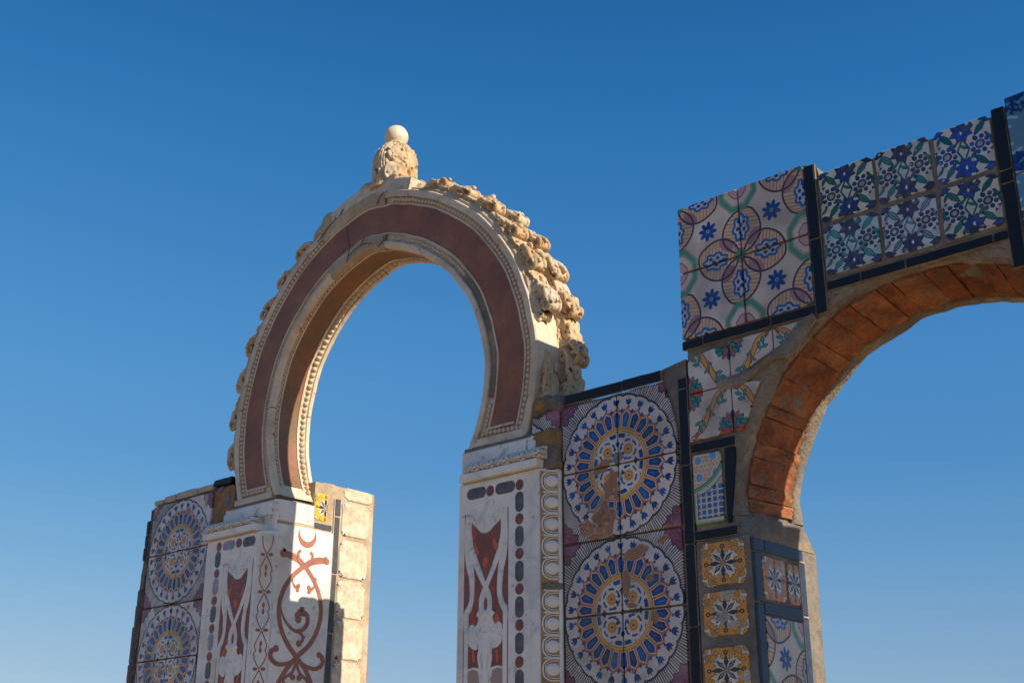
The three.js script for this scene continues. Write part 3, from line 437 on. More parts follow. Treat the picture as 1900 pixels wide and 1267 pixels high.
// masonry with a wandering outline
function rough(pts, j, r, n = 6) { const o = []; pts.forEach((p, i) => { const q = pts[(i + 1) % pts.length], L = Math.hypot(q[0] - p[0], q[1] - p[1]), k = p[2] === 0 ? 1 : Math.max(1, Math.min(n, Math.round(L / .03))); for (let t = 0; t < k; t++) o.push([lerp(p[0], q[0], t / k) + (t ? (r() - .5) * j : 0), lerp(p[1], q[1], t / k) + (t ? (r() - .5) * j : 0)]); }); return o; }
const lump = (x0, y0, z0, x1, y1, z1, amp, seed, cell = .006, freq = 22) => {
  const c = [(x0 + x1) / 2, (y0 + y1) / 2, (z0 + z1) / 2], h = [(x1 - x0) / 2, (y1 - y0) / 2, (z1 - z0) / 2], R = Math.min(...h) * .6;
  return boxUV(solid((x, y, z) => { const q = [Math.abs(x - c[0]) - h[0] + R, Math.abs(y - c[1]) - h[1] + R, Math.abs(z - c[2]) - h[2] + R]; const d = Math.hypot(...q.map((v) => Math.max(v, 0))) + Math.min(Math.max(...q), 0) - R; return d > .03 ? d : d + amp * fbm3(x * freq, y * freq, z * freq, seed, 4); }, [x0 - amp - .01, y0 - amp - .01, z0 - amp - .01], [x1 + amp + .01, y1 + amp + .01, z1 + amp + .01], cell));
};
// merges border strips' common shape: each glazed strip is a part
const strip = (o, x0, y0, x1, y1, mat = M.navy, name = 'border_tile', zf = .0005) => (part(o, 'mortar_joint', slab(worn(x0 - .0022, y0 - .0022, x1 + .0022, y1 + .0022, .002, rnd, .002), -.009, -.0018, .001), M.plaster), part(o, name, slab(worn(x0, y0, x1, y1, .0012, rnd, .001), -.009, zf + rnd() * .0012, .0016), mat));

// ---------------------------------------------------------------- left tiled wall, with the worn reveal that faces the sun
{
  const o = thing('tiled_masonry', 'tiled wall left of the arch with cream worn tiles on its sunlit side', 'tiled wall', -1.74, -.2, 'tiled walls');
  part(o, 'masonry', boxUV(new THREE.ExtrudeGeometry(new THREE.Shape(rough([[-1.31, -2.68, 0], [-1.31, -.066, 0], [-1.575, -.066, 0], [-1.575, .036], [-1.72, .036], [-2.05, .034], [-2.122, .03], [-2.158, -.1], [-2.165, -.2], [-2.174, -.3], [-2.193, -.64], [-2.21, -1.2], [-2.21, -2.68, 0]], .007, rnd).map((p) => new THREE.Vector2(...p))), { depth: .15, bevelEnabled: false }).translate(0, 0, -.158)), M.mortar);
  part(o, 'masonry', boxUV(new THREE.ExtrudeGeometry(new THREE.Shape(rough([[-1.3065, -2.68, 0], [-1.3065, .03, 0], [-1.72, .034], [-2.05, .033], [-2.112, .03], [-2.14, -.1], [-2.147, -.2], [-2.158, -.3], [-2.178, -.64], [-2.205, -1.2], [-2.205, -2.68, 0]], .007, rnd).map((p) => new THREE.Vector2(...p))), { depth: .284, bevelEnabled: false }).translate(0, 0, -.442)), M.paleMortar);
  part(o, 'mortar_edge', lump(-1.45, -.01, -.444, -1.318, .036, -.19, .012, 21, .006, 16), M.paleMortar);
  part(o, 'mortar_edge', lump(-1.46, -.9, -.458, -1.318, .028, -.428, .012, 23, .008, 16), M.ochre);
  const a = medallion(3, [[.62, .13, .06, .05], [.72, .33, .035, .025], [.02, .02, .05, .05], [.9, .06, .03, .09, 0, [170, 140, 100]]], (t) => t > .78 && t < .93), b = medallion(5, [[.78, .05, .03, .02], [.5, .5, .02, .035], [.42, .62, .05, .03], [.05, .2, .05, .14, .3, [186, 170, 160]]], (t) => t > .55 && t < .66 || t > .8 && t < .92);
  for (let r = 0; r < 4; r++) for (let c = 0; c < 2; c++) {
    const x0 = -2.115 + c * .2 - r * .004, y1 = .030 - r * .2, Y = r < 2 ? .030 : -.370;
    part(o, 'tile', slab(worn(x0 + .0016, y1 - .1984, x0 + .1984, y1 - .0016, .0014, rnd, .003), -.009, rnd() * .002, .0014, [x0 - c * .2, Y - .4, x0 - c * .2 + .4, Y]), glaze(r < 2 ? a : b, [0, 2, 1, 4, 2, 0, 4, 1][r * 2 + c]));
  }
  for (const [x0, x1, y0, y1] of [[-2.121, -2.055, .033, .056], [-2.051, -1.972, .034, .062], [-1.969, -1.828, .036, .065], [-1.825, -1.722, .037, .063]]) part(o, 'capping_tile', slab(worn(x0, y0, x1, y1, .003, rnd, .003), -.05, -.001, .003), M.beigeTile);
  part(o, 'border_tile', slab(worn(-1.719, .046, -1.6, .072, .002, rnd, .008), -.05, .003, .004), M.navy);
  for (const [y0, y1, m] of [[-.076, -.022, 0], [-.126, -.078, 1], [-.178, -.128, 1], [-.35, -.293, 2], [-.43, -.352, 2], [-.57, -.433, 2], [-.64, -.575, 2]]) { const xm = -2.137 - (-y0) * .06; strip(o, xm - .011, y0, xm + .011, y1, [M.navy, M.navy, M.slateGrey][m]); }
  part(o, 'mortar_patch', slab(rough([[-2.136, .02], [-2.12, .024], [-2.124, -.2], [-2.134, -.42], [-2.15, -.66], [-2.164, -.66], [-2.15, -.4], [-2.14, -.2]], .012, rnd, 16), -.012, -.0025, .002), M.bedding);
  part(o, 'mortar_patch', slab(worn(-1.709, -.178, -1.58, .04, .006, rnd, .01, 8), -.01, -.003, .002), M.ochre);
  part(o, 'tile_fragment', slab([[-1.69, .036], [-1.675, .022], [-1.662, .02], [-1.65, .032], [-1.655, .042]], -.009, .0, .001), new THREE.MeshPhysicalMaterial({ color: lin(.13, .06, .1), roughness: .35 }));
  part(o, 'tile_fragment', slab([[-1.637, -.03], [-1.622, -.012], [-1.612, .01], [-1.605, -.01], [-1.625, -.04]], -.009, .0, .001), new THREE.MeshPhysicalMaterial({ color: lin(.07, .12, .3), roughness: .35 }));
  // the reveal: drawn as (depth, height) and turned to face right
  const J = -1.3055, jam = (name, pts, mat, rc, zf = .002, bv = .0015) => part(o, name, toJamb(slab(pts, -.008, zf, bv, rc), J), mat);
  jam('tile', worn(.16, -.112, .221, -.008, .003, rnd, .004), starFlower(41, 0, [230, 182, 30]), [.155, -.117, .262, -.006]);
  jam('border_tile', worn(.162, -.142, .244, -.119, .0025, rnd, .002), M.charcoal);
  for (const [y0, y1, k] of [[-.079, -.017, 0], [-.291, -.084, -.002], [-.502, -.295, -.006], [-.71, -.506, -.01]]) jam('border_tile', worn(.2545 + k, y0, .281 + k, y1, .0016, rnd, .001), M.charcoal, undefined, .003);
  part(o, 'mortar_line', toJamb(ribbon([[.2505, -.02], [.250, -.3], [.2445, -.5], [.24, -.72]], .004, -.004, .0035), J), M.beigeTile);
  const bis = [biscuit(51), biscuit(52), biscuit(53)];
  [[.034, -.016, .01], [-.022, -.15, 0], [-.162, -.303, -.004], [-.309, -.446, -.008], [-.453, -.592, -.01], [-.597, -.735, -.012]].forEach(([y1, y0, k], i) => { const x0 = .2875 + k - (i ? 0 : .004), x1 = .4225 + k; jam('tile', worn(x0 - .001, y0, x1 + .001, y1, .004, rnd, .014, 6), bis[i % 3], [x0 - .002, y0 - .002, x1 + .002, y1 + .002], .004, .003); });
}

// ---------------------------------------------------------------- middle tiled wall
{
  const o = thing('tiled_masonry', 'shaded tiled wall with damaged blue medallions between the marble arch and brick arch', 'tiled wall', .05, -.2, 'tiled walls');
  part(o, 'masonry', boxUV(new THREE.ExtrudeGeometry(new THREE.Shape(rough([[-.40, -2.68, 0], [.431, -2.68, 0], [.431, .052], [.40, .048], [.353, .04], [.352, .006], [.2, .005], [0, .004], [-.1, .006], [-.105, -.068, 0], [-.40, -.068, 0]], .006, rnd).map((p) => new THREE.Vector2(...p))), { depth: .152, bevelEnabled: false }).translate(0, 0, -.16)), M.mortar);
  part(o, 'masonry', boxUV(new THREE.ExtrudeGeometry(new THREE.Shape(rough([[-.40, -2.68, 0], [.429, -2.68, 0], [.429, .05], [.40, .046], [.353, .038], [.352, .004], [.2, .003], [0, .002], [-.1, .012], [-.25, .03], [-.40, .03]], .006, rnd).map((p) => new THREE.Vector2(...p))), { depth: .26, bevelEnabled: false }).translate(0, 0, -.42)), M.mortar);
  const a = medallion(11, [[.37, .86, .13, .16, .4], [.22, .9, .1, .07, .2], [.44, .62, .07, .13, .5], [.36, .49, .1, .05, -.5], [.5, .45, .05, .06, .4, [120, 112, 104]], [.3, .97, .1, .03], [.9, .99, .07, .02], [.48, .7, .03, .05]]), b = medallion(13, [[.62, .12, .13, .055, -.25], [.54, .3, .045, .12, .05], [.85, .06, .06, .03, -.3], [.76, .55, .04, .055], [.6, .5, .06, .02], [.58, .46, .06, .02, .2], [.58, .88, .03, .02], [.73, .3, .04, .03]]);
  for (let r = 0; r < 4; r++) for (let c = 0; c < 2; c++) {
    const x0 = c * .2, y1 = .0 - r * .2, Y = r < 2 ? 0 : -.4;
    let pts = worn(x0 + .0018, y1 - .1982, x0 + .1982, y1 - .0018, .0016, rnd, .003, 6);
    if (!r && c) { pts = [[.2018, -.1982], [.3982, -.1982], [.399, -.15], [.391, -.105], [.378, -.055], [.357, -.002], [.30, .0], [.2018, .0]]; }
    part(o, 'tile', slab(pts, -.009, rnd() * .002, .0014, [0, Y - .4, .4, Y]), glaze(r < 2 ? a : b, [2, 0, 1, 3, 0, 2, 4, 0][r * 2 + c]));
  }
  part(o, 'tile', slab([[-.118, -.058], [-.105, -.07], [-.085, -.082], [-.062, -.075], [-.05, -.062], [-.014, -.058], [-.008, -.04], [-.01, .004], [-.05, .0], [-.088, -.014], [-.112, -.006]], -.009, .0, .0014, [-.405, -.398, -.005, .002]), medallion(17, []));
  for (const [x0, x1] of [[.012, .2175], [.2205, .351]]) strip(o, x0, .008, x1, .0365);
  part(o, 'broken_tile', slab(rect(.3525, .012, .3575, .036), -.02, -.002, .001), M.brick);
  for (const [y0, y1] of [[-.030, -.002], [-.2405, -.034], [-.448, -.2445], [-.656, -.452], [-.864, -.660]]) strip(o, .4075, y0, .4345, y1);
  part(o, 'mortar_edge', lump(-.43, -.02, -.4, -.32, .042, -.2, .014, 39, .007, 20), M.mortar);
  // old bedding mortar and rubble beside the capital
  part(o, 'mortar_patch', lump(-.108, -.178, -.03, -.004, -.052, .008, .012, 31), M.ochre);
  part(o, 'mortar_patch', lump(-.088, -.18, -.02, -.004, -.108, .03, .01, 33), M.mortar);
  part(o, 'rubble', lump(-.105, .0, -.16, .004, .046, .004, .024, 35, .005, 30), M.mortar);
  part(o, 'rubble', lump(-.108, .002, -.03, -.064, .05, .012, .014, 37, .005, 30), M.ochre);
}

// ---------------------------------------------------------------- marble pillars
function relief(o, X, sgn, zf) {                                     // the inlaid field with its carved straps; drawn for the right pillar
  const P = (l) => l.map(([x, y]) => [X(x), y]), red = (pts, m = M.redInlay, d = .0006) => part(o, 'inlay', slab(P(pts), zf - .006, zf + d, .0003), m);
  red([...spline([[-.3115, -.298], [-.29, -.318], [-.275, -.331], [-.256, -.3345], [-.24, -.331], [-.222, -.318], [-.2, -.304], [-.194, -.297]], 24), ...spline([[-.193, -.327], [-.205, -.374], [-.228, -.426], [-.2535, -.4775]], 14), ...spline([[-.281, -.42], [-.303, -.371], [-.312, -.324]], 12)]);
  const side = (f) => (l) => l.map(([x, y]) => [f > 0 ? x : -.507 - x, y]);
  for (const f of [1, -1]) { const S = side(f);
    red(S([...spline([[-.3395, -.33], [-.337, -.39], [-.321, -.464], [-.318, -.515], [-.326, -.538], [-.3395, -.553]], 20)]));
    red(S([...spline([[-.306, -.41], [-.298, -.467], [-.299, -.517], [-.306, -.545], [-.32, -.566]], 16), [-.32, -.612], ...spline([[-.31, -.617], [-.296, -.6], [-.286, -.592], [-.281, -.575], [-.279, -.54], [-.271, -.515], [-.264, -.495], [-.272, -.466], [-.29, -.43], [-.306, -.41]], 26)]));
    red(S([[-.32, -.645], [-.3, -.652], [-.281, -.664], [-.279, -.69], [-.274, -.716], [-.3, -.712], [-.32, -.716]]));
    red(S([[-.32, -.722], [-.3, -.718], [-.282, -.724], [-.276, -.75], [-.28, -.8], [-.32, -.8]]), M.ochreRose ?? (M.ochreRose = new THREE.MeshPhysicalMaterial({ color: lin(.38, .26, .22), roughness: .6 })));
    part(o, 'inlay_line', slab(P(S(rect(-.3405, -.82, -.338, -.27))), zf - .004, zf + .0007, .0002), M.redInlay);
    part(o, 'inlay', slab(P(S(f > 0 ? [[-.301, -.348], [-.279, -.39], [-.291, -.398], [-.298, -.375]] : [[-.283, -.348], [-.281, -.37], [-.287, -.385], [-.303, -.39], [-.302, -.376]])), zf - .004, zf + .0012, .0003), M.orangeInlay);
    part(o, 'inlay', slab(P(S(f > 0 ? [[-.306, -.665], [-.297, -.664], [-.291, -.698], [-.301, -.7]] : [[-.292, -.67], [-.303, -.668], [-.305, -.7], [-.298, -.708]])), zf - .004, zf + .0012, .0003), M.orangeInlay);
  }
  part(o, 'inlay', slab(P([[-.268, -.42], [-.262, -.408], [-.25, -.404], [-.242, -.413], [-.25, -.43], [-.258, -.438]]), zf - .004, zf + .0012, .0003), M.orangeInlay);
  part(o, 'inlay', slab(P([[-.215, -.565], [-.2, -.578], [-.197, -.592], [-.218, -.596]]), zf - .004, zf + .0012, .0003), M.orangeInlay);
  red(spline([[-.2535, -.519], [-.247, -.54], [-.251, -.556], [-.256, -.556], [-.26, -.54]], 16, true));
  // straps in low relief
  const R = []; let k = 0; const strap = (l, w, cr = .0007) => R.push(ribbon(P(spline(l, 30)), w, zf - .003, zf + .0014 + .0003 * (k++ % 6), cr));
  for (const f of [1, -1]) { const S = side(f);
    strap(S([[-.318, -.285], [-.32, -.33], [-.313, -.378], [-.29, -.43], [-.262, -.478], [-.24, -.515], [-.236, -.55], [-.243, -.585], [-.262, -.612], [-.29, -.635], [-.31, -.64]]), (t) => .0165 - .003 * Math.abs(t - .5));
    strap(S([[-.329, -.275], [-.332, -.36], [-.325, -.42], [-.308, -.47], [-.307, -.515], [-.315, -.54], [-.331, -.562], [-.329, -.62], [-.329, -.8]]), .0148, .0006);
    strap(S([[-.282, -.628], [-.3, -.62], [-.311, -.607], [-.304, -.598], [-.296, -.606], [-.3, -.625], [-.312, -.642], [-.295, -.655], [-.283, -.657]]), (t) => .012 + .006 * Math.sin(t * 9));
    strap(S([[-.3, -.29], [-.312, -.286], [-.318, -.272], [-.31, -.262], [-.3, -.268], [-.303, -.278]]), .0055, .0012); strap(S([[-.29, -.305], [-.278, -.292], [-.268, -.3], [-.262, -.318]]), .006, .0012);
    strap(S([[-.266, -.655], [-.276, -.685], [-.27, -.715], [-.262, -.735]]), (t) => .013 - .005 * t);
  }
  strap([[-.283, -.562], [-.27, -.572], [-.2535, -.566], [-.237, -.572], [-.223, -.56]], .018, .003); strap([[-.2535, -.62], [-.253, -.67], [-.254, -.72], [-.2535, -.78]], (t) => .024 + .01 * Math.sin(t * 8), .004); strap([[-.272, -.752], [-.2535, -.742], [-.236, -.752]], .018, .003);
  part(o, 'carved_strap', merge(R), M.marble);
}
function pillar(side) {
  const right = side > 0, X = right ? (x) => x : (x) => -1.71 - x, zf = .045;
  const o = right ? thing('marble_support', 'marble pillar with egg moulding down its right edge, beside the damaged medallion tiles', 'pillar', -.2, 0, 'marble pillars carrying the arch') : thing('marble_support', 'marble pillar with brown crescent and scrollwork inlaid in its sunlit side', 'pillar', -1.5, 0, 'marble pillars carrying the arch');
  const plan = (l) => (right ? l : l.map(([x, z]) => [X(x), z]).reverse());
  part(o, 'shaft', prism(plan([[-.407, -.24], [-.407, .004], [-.366, .042], [-.05, .042], [-.008, 0], [-.008, -.06], [-.2, -.06], [-.2, -.24]]), -2.68, -.1765), M.marble);
  part(o, 'neck_core', prism(plan([[-.404, -.152], [-.404, -.004], [-.394, .006], [-.095, .006], [-.095, -.152]]), -.174, -.062), M.marble);
  const R4 = (x0, y0, x1, y1) => right ? [x0, y0, x1, y1] : [X(x1), y0, X(x0), y1];
  part(o, 'front_panel', slab(worn(...R4(-.357, -2.6, -.0875, -.1785), .0012, rnd, .002, 10), .03, zf, .002), M.marble);
  for (const [y0, y1] of [[-.499, -.183], [-2.6, -.511]]) part(o, 'edge_strip', slab(worn(...R4(-.082, y0, -.047, y1), .001, rnd, .002, 6), .03, zf - .002, .0025), M.marble);
  // pebble inlays
  const peb = (name, pts, m) => part(o, name, slab(pts, zf - .004, zf + .0012, .0006), m), tone = (i) => right ? M.blackPebble : i % 2 ? M.greyPebble : M.blackPebble;
  if (right) { peb('oblong_inlay', stadium(-.295, -.211, .077, .033), M.blackPebble); peb('round_inlay', oval(-.239, -.2125, .0155, .016), M.redPebble); peb('oblong_inlay', stadium(-.1795, -.2125, .077, .034), M.blackPebble); peb('round_inlay', oval(-.1235, -.213, .0152, .016), M.redPebble); }
  else { peb('round_inlay', oval(-1.582, -.204, .0148, .0165), M.redPebble); peb('oblong_inlay', stadium(-1.5225, -.2055, .0735, .033), M.greyPebble); peb('round_inlay', oval(-1.463, -.2055, .0168, .0165), M.redPebble); peb('oblong_inlay', stadium(-1.4035, -.2075, .073, .034), M.blackPebble); }
  for (let i = 0; i < 6; i++) { const y = right ? -.2625 - i * .0992 : -.25 - i * .0968, x = right ? -.124 : -1.584 - i * .001; peb('oblong_inlay', stadium(x, y, .0315, .059), tone(i)); peb('round_inlay', oval(x, y - .0495, .0157, .016), M.redPebble); }
  relief(o, X, side, zf);
  // neck and capital
  const Rb = (x0, y0, z0, x1, y1, z1, r) => { const q = R4(x0, y0, x1, y1); return box(q[0], q[1], z0, q[2], q[3], z1, r); };
  part(o, 'neck_block', Rb(-.384, -.116, -.12, -.125, -.069, .0165, .003), M.marble); part(o, 'neck_block', Rb(-.1225, -.112, -.1, -.092, -.078, .013, .003), M.marble);
  part(o, 'mortar_bed', Rb(-.388, -.068, -.16, -.11, -.0525, .006, .003), M.mortar);
  part(o, 'mortar_bed', Rb(-.352, -.1785, 0, -.05, -.172, .0415, .001), M.mortar);
  part(o, 'capital', Rb(-.352, -.1745, .0, -.044, -.149, .063, .004), M.marble);
  {                                                                  // rolled top of the capital with carved waves and fans
    const xa = right ? -.336 : -1.664, xb = right ? -.032 : -1.375, n = 5, L = (xb - xa) / n, list = [];
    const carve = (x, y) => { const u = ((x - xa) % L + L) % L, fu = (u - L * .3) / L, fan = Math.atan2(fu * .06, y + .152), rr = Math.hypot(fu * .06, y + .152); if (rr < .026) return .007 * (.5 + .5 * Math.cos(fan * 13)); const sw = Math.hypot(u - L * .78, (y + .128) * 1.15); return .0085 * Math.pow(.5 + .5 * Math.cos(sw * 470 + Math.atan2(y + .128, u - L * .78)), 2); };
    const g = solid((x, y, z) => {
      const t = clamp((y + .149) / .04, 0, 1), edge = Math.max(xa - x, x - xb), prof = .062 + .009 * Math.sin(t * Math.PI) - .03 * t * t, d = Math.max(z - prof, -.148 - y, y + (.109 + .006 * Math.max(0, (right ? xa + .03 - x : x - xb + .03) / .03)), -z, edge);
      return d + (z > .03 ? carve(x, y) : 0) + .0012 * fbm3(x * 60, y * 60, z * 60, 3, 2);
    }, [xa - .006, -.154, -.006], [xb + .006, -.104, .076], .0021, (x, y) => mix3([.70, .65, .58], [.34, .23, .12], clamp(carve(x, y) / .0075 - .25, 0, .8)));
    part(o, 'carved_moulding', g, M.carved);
  }
  if (right) {
    // egg moulding on the outer chamfer
    const eggs = []; part(o, 'moulding_bed', toChamfer(slab(rect(.0, -2.6, .058, -.186), -.006, .0015, .001), -.046, .044), M.grimy);
    part(o, 'moulding_fillet', toChamfer(ribbon([[.055, -.187], [.055, -1.3]], .011, -.004, .004, .002), -.046, .044), M.marble);
    const egg = merge([((g) => { g.scale(.021, .0175, .008); g.translate(.032, 0, 0); return boxUV(g); })(new THREE.SphereGeometry(1, 14, 10)), ribbon(spline([[.049, .0285], [.026, .0285], [.009, .018], [.005, 0], [.009, -.018], [.026, -.0285], [.049, -.0285]], 26), .0046, -.001, .0035, .002), ribbon(spline([[.049, .0225], [.028, .0222], [.0145, .014], [.0115, 0], [.0145, -.014], [.028, -.0222], [.049, -.0225]], 26), .0026, -.001, .004, .001), slab([[.0045, .0305], [.0135, .034], [.019, .0305], [.0135, .027]], -.001, .006, .002), ribbon([[.016, .0305], [.049, .0305]], .0028, -.001, .005, .001)]);
    for (let i = 0; i < 10; i++) { if (i === 5) continue; const y = (i < 5 ? -.2155 - i * .0618 : -.553 - (i - 6) * .0605) + (i > 5 ? 0 : 0); const g = egg.clone(); g.translate(0, y, 0); part(o, 'egg_motif', toChamfer(g, -.045, .045), M.marble); }
    part(o, 'mortar_bed', toChamfer(slab(worn(0, -.523, .062, -.5, .003, rnd), -.004, .007, .003), -.046, .044), M.mortar);
    return o;
  }
  // chain of almonds on the inner chamfer
  const x0 = -1.3435, z0 = .0445, C = .0575; part(o, 'chamfer_strip', toChamfer(slab(worn(.001, -2.6, C - .001, -.188, .001, rnd, .002, 12), -.01, .0015, .0015), x0, z0), M.marble);
  const ch = (n, l, w, d = .0022) => part(o, n, toChamfer(ribbon(spline(l, 20), w, 0, d), x0, z0), M.strapInlay), cx = .029;
  for (let i = 0; i < 5; i++) {
    const y = -.262 - i * .129, top = y + .129, lo = Math.min(top, -.192);
    for (const s of [-1, 1]) {
      ch('inlay_band', i ? [[cx, top - .002], [cx + s * .013, top - .03], [cx + s * .021, top - .055], [cx + s * .016, top - .066], [cx + s * .0215, top - .08], [cx + s * .014, top - .105], [cx, y + .002]] : [[cx + s * .018, -.196], [cx + s * .0175, -.215], [cx + s * .012, -.238], [cx, y + .002]], .0034, .0022 + .0003 * s);
      part(o, 'inlay_leaf', toChamfer(slab(oval(cx + s * .0135, y + .001, .0085, .0058, 10), 0, .0024, .0003), x0, z0), M.strapInlay);
    }
    if (i < 5) for (const [dy, h] of [[-.044, .011], [-.066, .011]]) part(o, 'inlay_drop', toChamfer(slab(spline([[cx, y + dy + h], [cx + .0048, y + dy], [cx, y + dy - h], [cx - .0048, y + dy]], 12, true), 0, .0024, .0003), x0, z0), M.strapInlay);
  }
  // the sunlit side: slab with crescent and scrolls, drawn as (depth, height)
  const J = -1.3005, jam = (n, g, m) => part(o, n, toJamb(g, J), m);
  jam('neck_block', slab(worn(.0, -.1385, .1565, -.0615, .0012, rnd, .002), -.02, .0015, .003), M.marble);
  jam('side_panel', slab([[.003, -2.6], [.236, -2.6], [.237, -.66], [.2435, -.5], [.2465, -.24], [.2475, -.15], [.1, -.1475], [.002, -.149], [-.002, -.3]], -.02, .002, .0016), M.marble);
  part(o, 'mortar_bed', toJamb(slab(rect(.0, -.1495, .16, -.1375), -.02, -.0012, .001), J), M.paleMortar);
  let q = 0; const band = (l, w, n = 30) => jam('inlay_band', ribbon(spline(l, n), w, 0, .0026 + .0003 * (q++ % 7)), M.strapInlay);
  { const out = [], inn = []; for (let i = 0; i <= 32; i++) { const a = (148 + 244 * i / 32) * Math.PI / 180; out.push([.128 + Math.cos(a) * .0415, -.1775 + Math.sin(a) * .0415]); } for (let i = 31; i > 0; i--) { const a = (166 + 208 * i / 32) * Math.PI / 180; inn.push([.128 + Math.cos(a) * .0345, -.163 + Math.sin(a) * .034]); } jam('crescent_inlay', slab([...out, ...inn], 0, .0027, .0003), M.strapInlay); }
  const club = (x, y, r) => jam('inlay_knob', slab(oval(x, y, r, r, 14), 0, .0045 + .0003 * (q++ % 3), .0003), M.strapInlay);
  band([[.03, -.251], [.062, -.256], [.098, -.268], [.13, -.29], [.168, -.33], [.197, -.38], [.209, -.44], [.197, -.5], [.166, -.552], [.112, -.6], [.07, -.645], [.035, -.70]], (t) => .0178 + .007 * Math.sin(Math.min(1, t * 4) * Math.PI) * (t < .25 ? 1 : 0), 60);
  band([[.222, -.254], [.19, -.256], [.15, -.268], [.115, -.29], [.068, -.332], [.037, -.38], [.0235, -.44], [.034, -.5], [.064, -.552], [.112, -.6], [.155, -.64], [.185, -.69]], (t) => .0178 + .007 * Math.sin(Math.min(1, t * 4) * Math.PI) * (t < .25 ? 1 : 0), 60);
  club(.028, -.252, .014); club(.223, -.255, .012); club(.216, -.246, .008); club(.03, -.24, .007);
  for (const s of [-1, 1]) { band([[.124 + s * .016, -.284], [.124 + s * .03, -.262], [.124 + s * .031, -.24], [.124 + s * .021, -.232]], .011, 16); band([[.124 + s * .05, -.318], [.124 + s * .05, -.345], [.124 + s * .036, -.362], [.124 + s * .022, -.364]], (t) => .0095 + .003 * Math.sin(t * 12), 18); club(.124 + s * .023, -.357, .008); club(.124 + s * .026, -.371, .008); }
  band([[.028, -.43], [.04, -.462], [.066, -.494], [.1, -.512], [.132, -.504], [.15, -.482], [.148, -.456], [.135, -.446]], (t) => .006 + .012 * Math.min(1, t * 1.4), 40);
  for (const [x, y, r] of [[.128, -.448, .012], [.114, -.446, .011], [.106, -.458, .012], [.11, -.472, .013], [.124, -.436, .01]]) club(x, y, r);
  band([[.112, -.513], [.13, -.524], [.134, -.54], [.124, -.552]], .0095, 14); club(.118, -.553, .0115); club(.136, -.53, .007);
  band([[.118, -.6], [.072, -.624], [.03, -.628], [.004, -.612], [.002, -.592], [.016, -.579]], (t) => .009 + .007 * Math.sin(t * 3), 30); club(.021, -.578, .0115); club(.004, -.588, .009);
  band([[.108, -.602], [.155, -.627], [.2, -.632], [.228, -.612], [.226, -.592], [.214, -.582]], (t) => .009 + .006 * Math.sin(t * 3), 30); club(.21, -.584, .01); club(.224, -.596, .008);
  for (const [a, b] of [[.098, .06], [.128, .165]]) band([[.112, -.615], [a, -.65], [b, -.68], [a, -.71]], .011, 20);
  club(.1, -.668, .01); club(.128, -.668, .01);
  return o;
}
pillar(-1); pillar(1);

// ---------------------------------------------------------------- the marble horseshoe arch
const CX = -.856, CY = .217, FOOT = -.047;
const devTable = [[-40, .016], [-20, .014], [0, .011], [10, 0], [20, -.008], [39, -.02], [55, -.023], [70, -.014], [76, -.005], [85, .008], [95, .023], [105, .016], [120, .012], [135, .005], [150, .003], [165, -.006], [180, -.009], [200, -.013], [220, -.014]];
function dev(deg) { let k = 0; while (k < devTable.length - 2 && devTable[k + 1][0] < deg) k++; const [a, x] = devTable[k], [b, y] = devTable[k + 1]; return lerp(x, y, fade(clamp((deg - a) / (b - a), 0, 1))); }
const polar = (r, deg) => { const a = deg * Math.PI / 180, q = r + dev(deg); return [CX + q * Math.cos(a), CY + q * Math.sin(a)]; };
const footAngle = (r, y = FOOT) => -Math.asin(clamp((CY - y) / (r - .012), -1, 1)) * 180 / Math.PI;
// a profile [radius, z, dr?] carried round the arch from a to b degrees, cut level at the feet
function sweep(prof, a, b, n, yf = FOOT, wobble = 0, seed = 1) {
  const P = [], N = [], UV = []; let s0 = 0;
  for (let j = 0; j < prof.length - 1; j++) {
    const p = prof[j], q = prof[j + 1], dl = Math.hypot(q[0] - p[0], q[1] - p[1]), grid = [];
    for (let i = 0; i <= n; i++) {
      const row = []; for (const e of [p, q]) { const f = footAngle(e[0], yf), A = Math.max(a, f), B = Math.min(b, 180 - f), deg = lerp(A, B, i / n), w = wobble ? wobble * fbm3(deg * .35, e[0] * 60, e[1] * 60, seed, 3) : 0, v = polar(e[0] + w, deg); row.push([v[0], v[1], e[1] + w * .6, deg]); }
      grid.push(row);
    }
    const nr = (q[1] - p[1]) / (dl || 1), nz = -(q[0] - p[0]) / (dl || 1);     // left-hand normal of the profile
    for (let i = 0; i < n; i++) for (const [u, v] of [[0, 0], [0, 1], [1, 0], [1, 0], [0, 1], [1, 1]]) {
      const g = grid[i + u][v], t = g[3] * Math.PI / 180; P.push(g[0], g[1], g[2]); N.push(Math.cos(t) * nr, Math.sin(t) * nr, nz); UV.push(t * .65, s0 + v * dl);
    }
    s0 += dl;
  }
  const g = new THREE.BufferGeometry(); g.setAttribute('position', new THREE.Float32BufferAttribute(P, 3)); g.setAttribute('normal', new THREE.Float32BufferAttribute(N, 3)); g.setAttribute('uv', new THREE.Float32BufferAttribute(UV, 2));
  if (wobble) { g.deleteAttribute('normal'); g.computeVertexNormals(); } else {
    // face the winding the way of the stored normal
    const q = g.attributes.position, m = g.attributes.normal, A = V3(), B = V3(), D = V3();
    for (let i = 0; i < q.count; i += 3) { A.fromBufferAttribute(q, i); B.fromBufferAttribute(q, i + 1).sub(A); D.fromBufferAttribute(q, i + 2).sub(A); B.cross(D); if (B.x * m.getX(i) + B.y * m.getY(i) + B.z * m.getZ(i) < 0) { for (const at of Object.values(g.attributes)) for (let c = 0; c < at.itemSize; c++) { const k = at.array, o = (i + 1) * at.itemSize + c, h = (i + 2) * at.itemSize + c, t = k[o]; k[o] = k[h]; k[h] = t; } } }
  }
  return g;
}
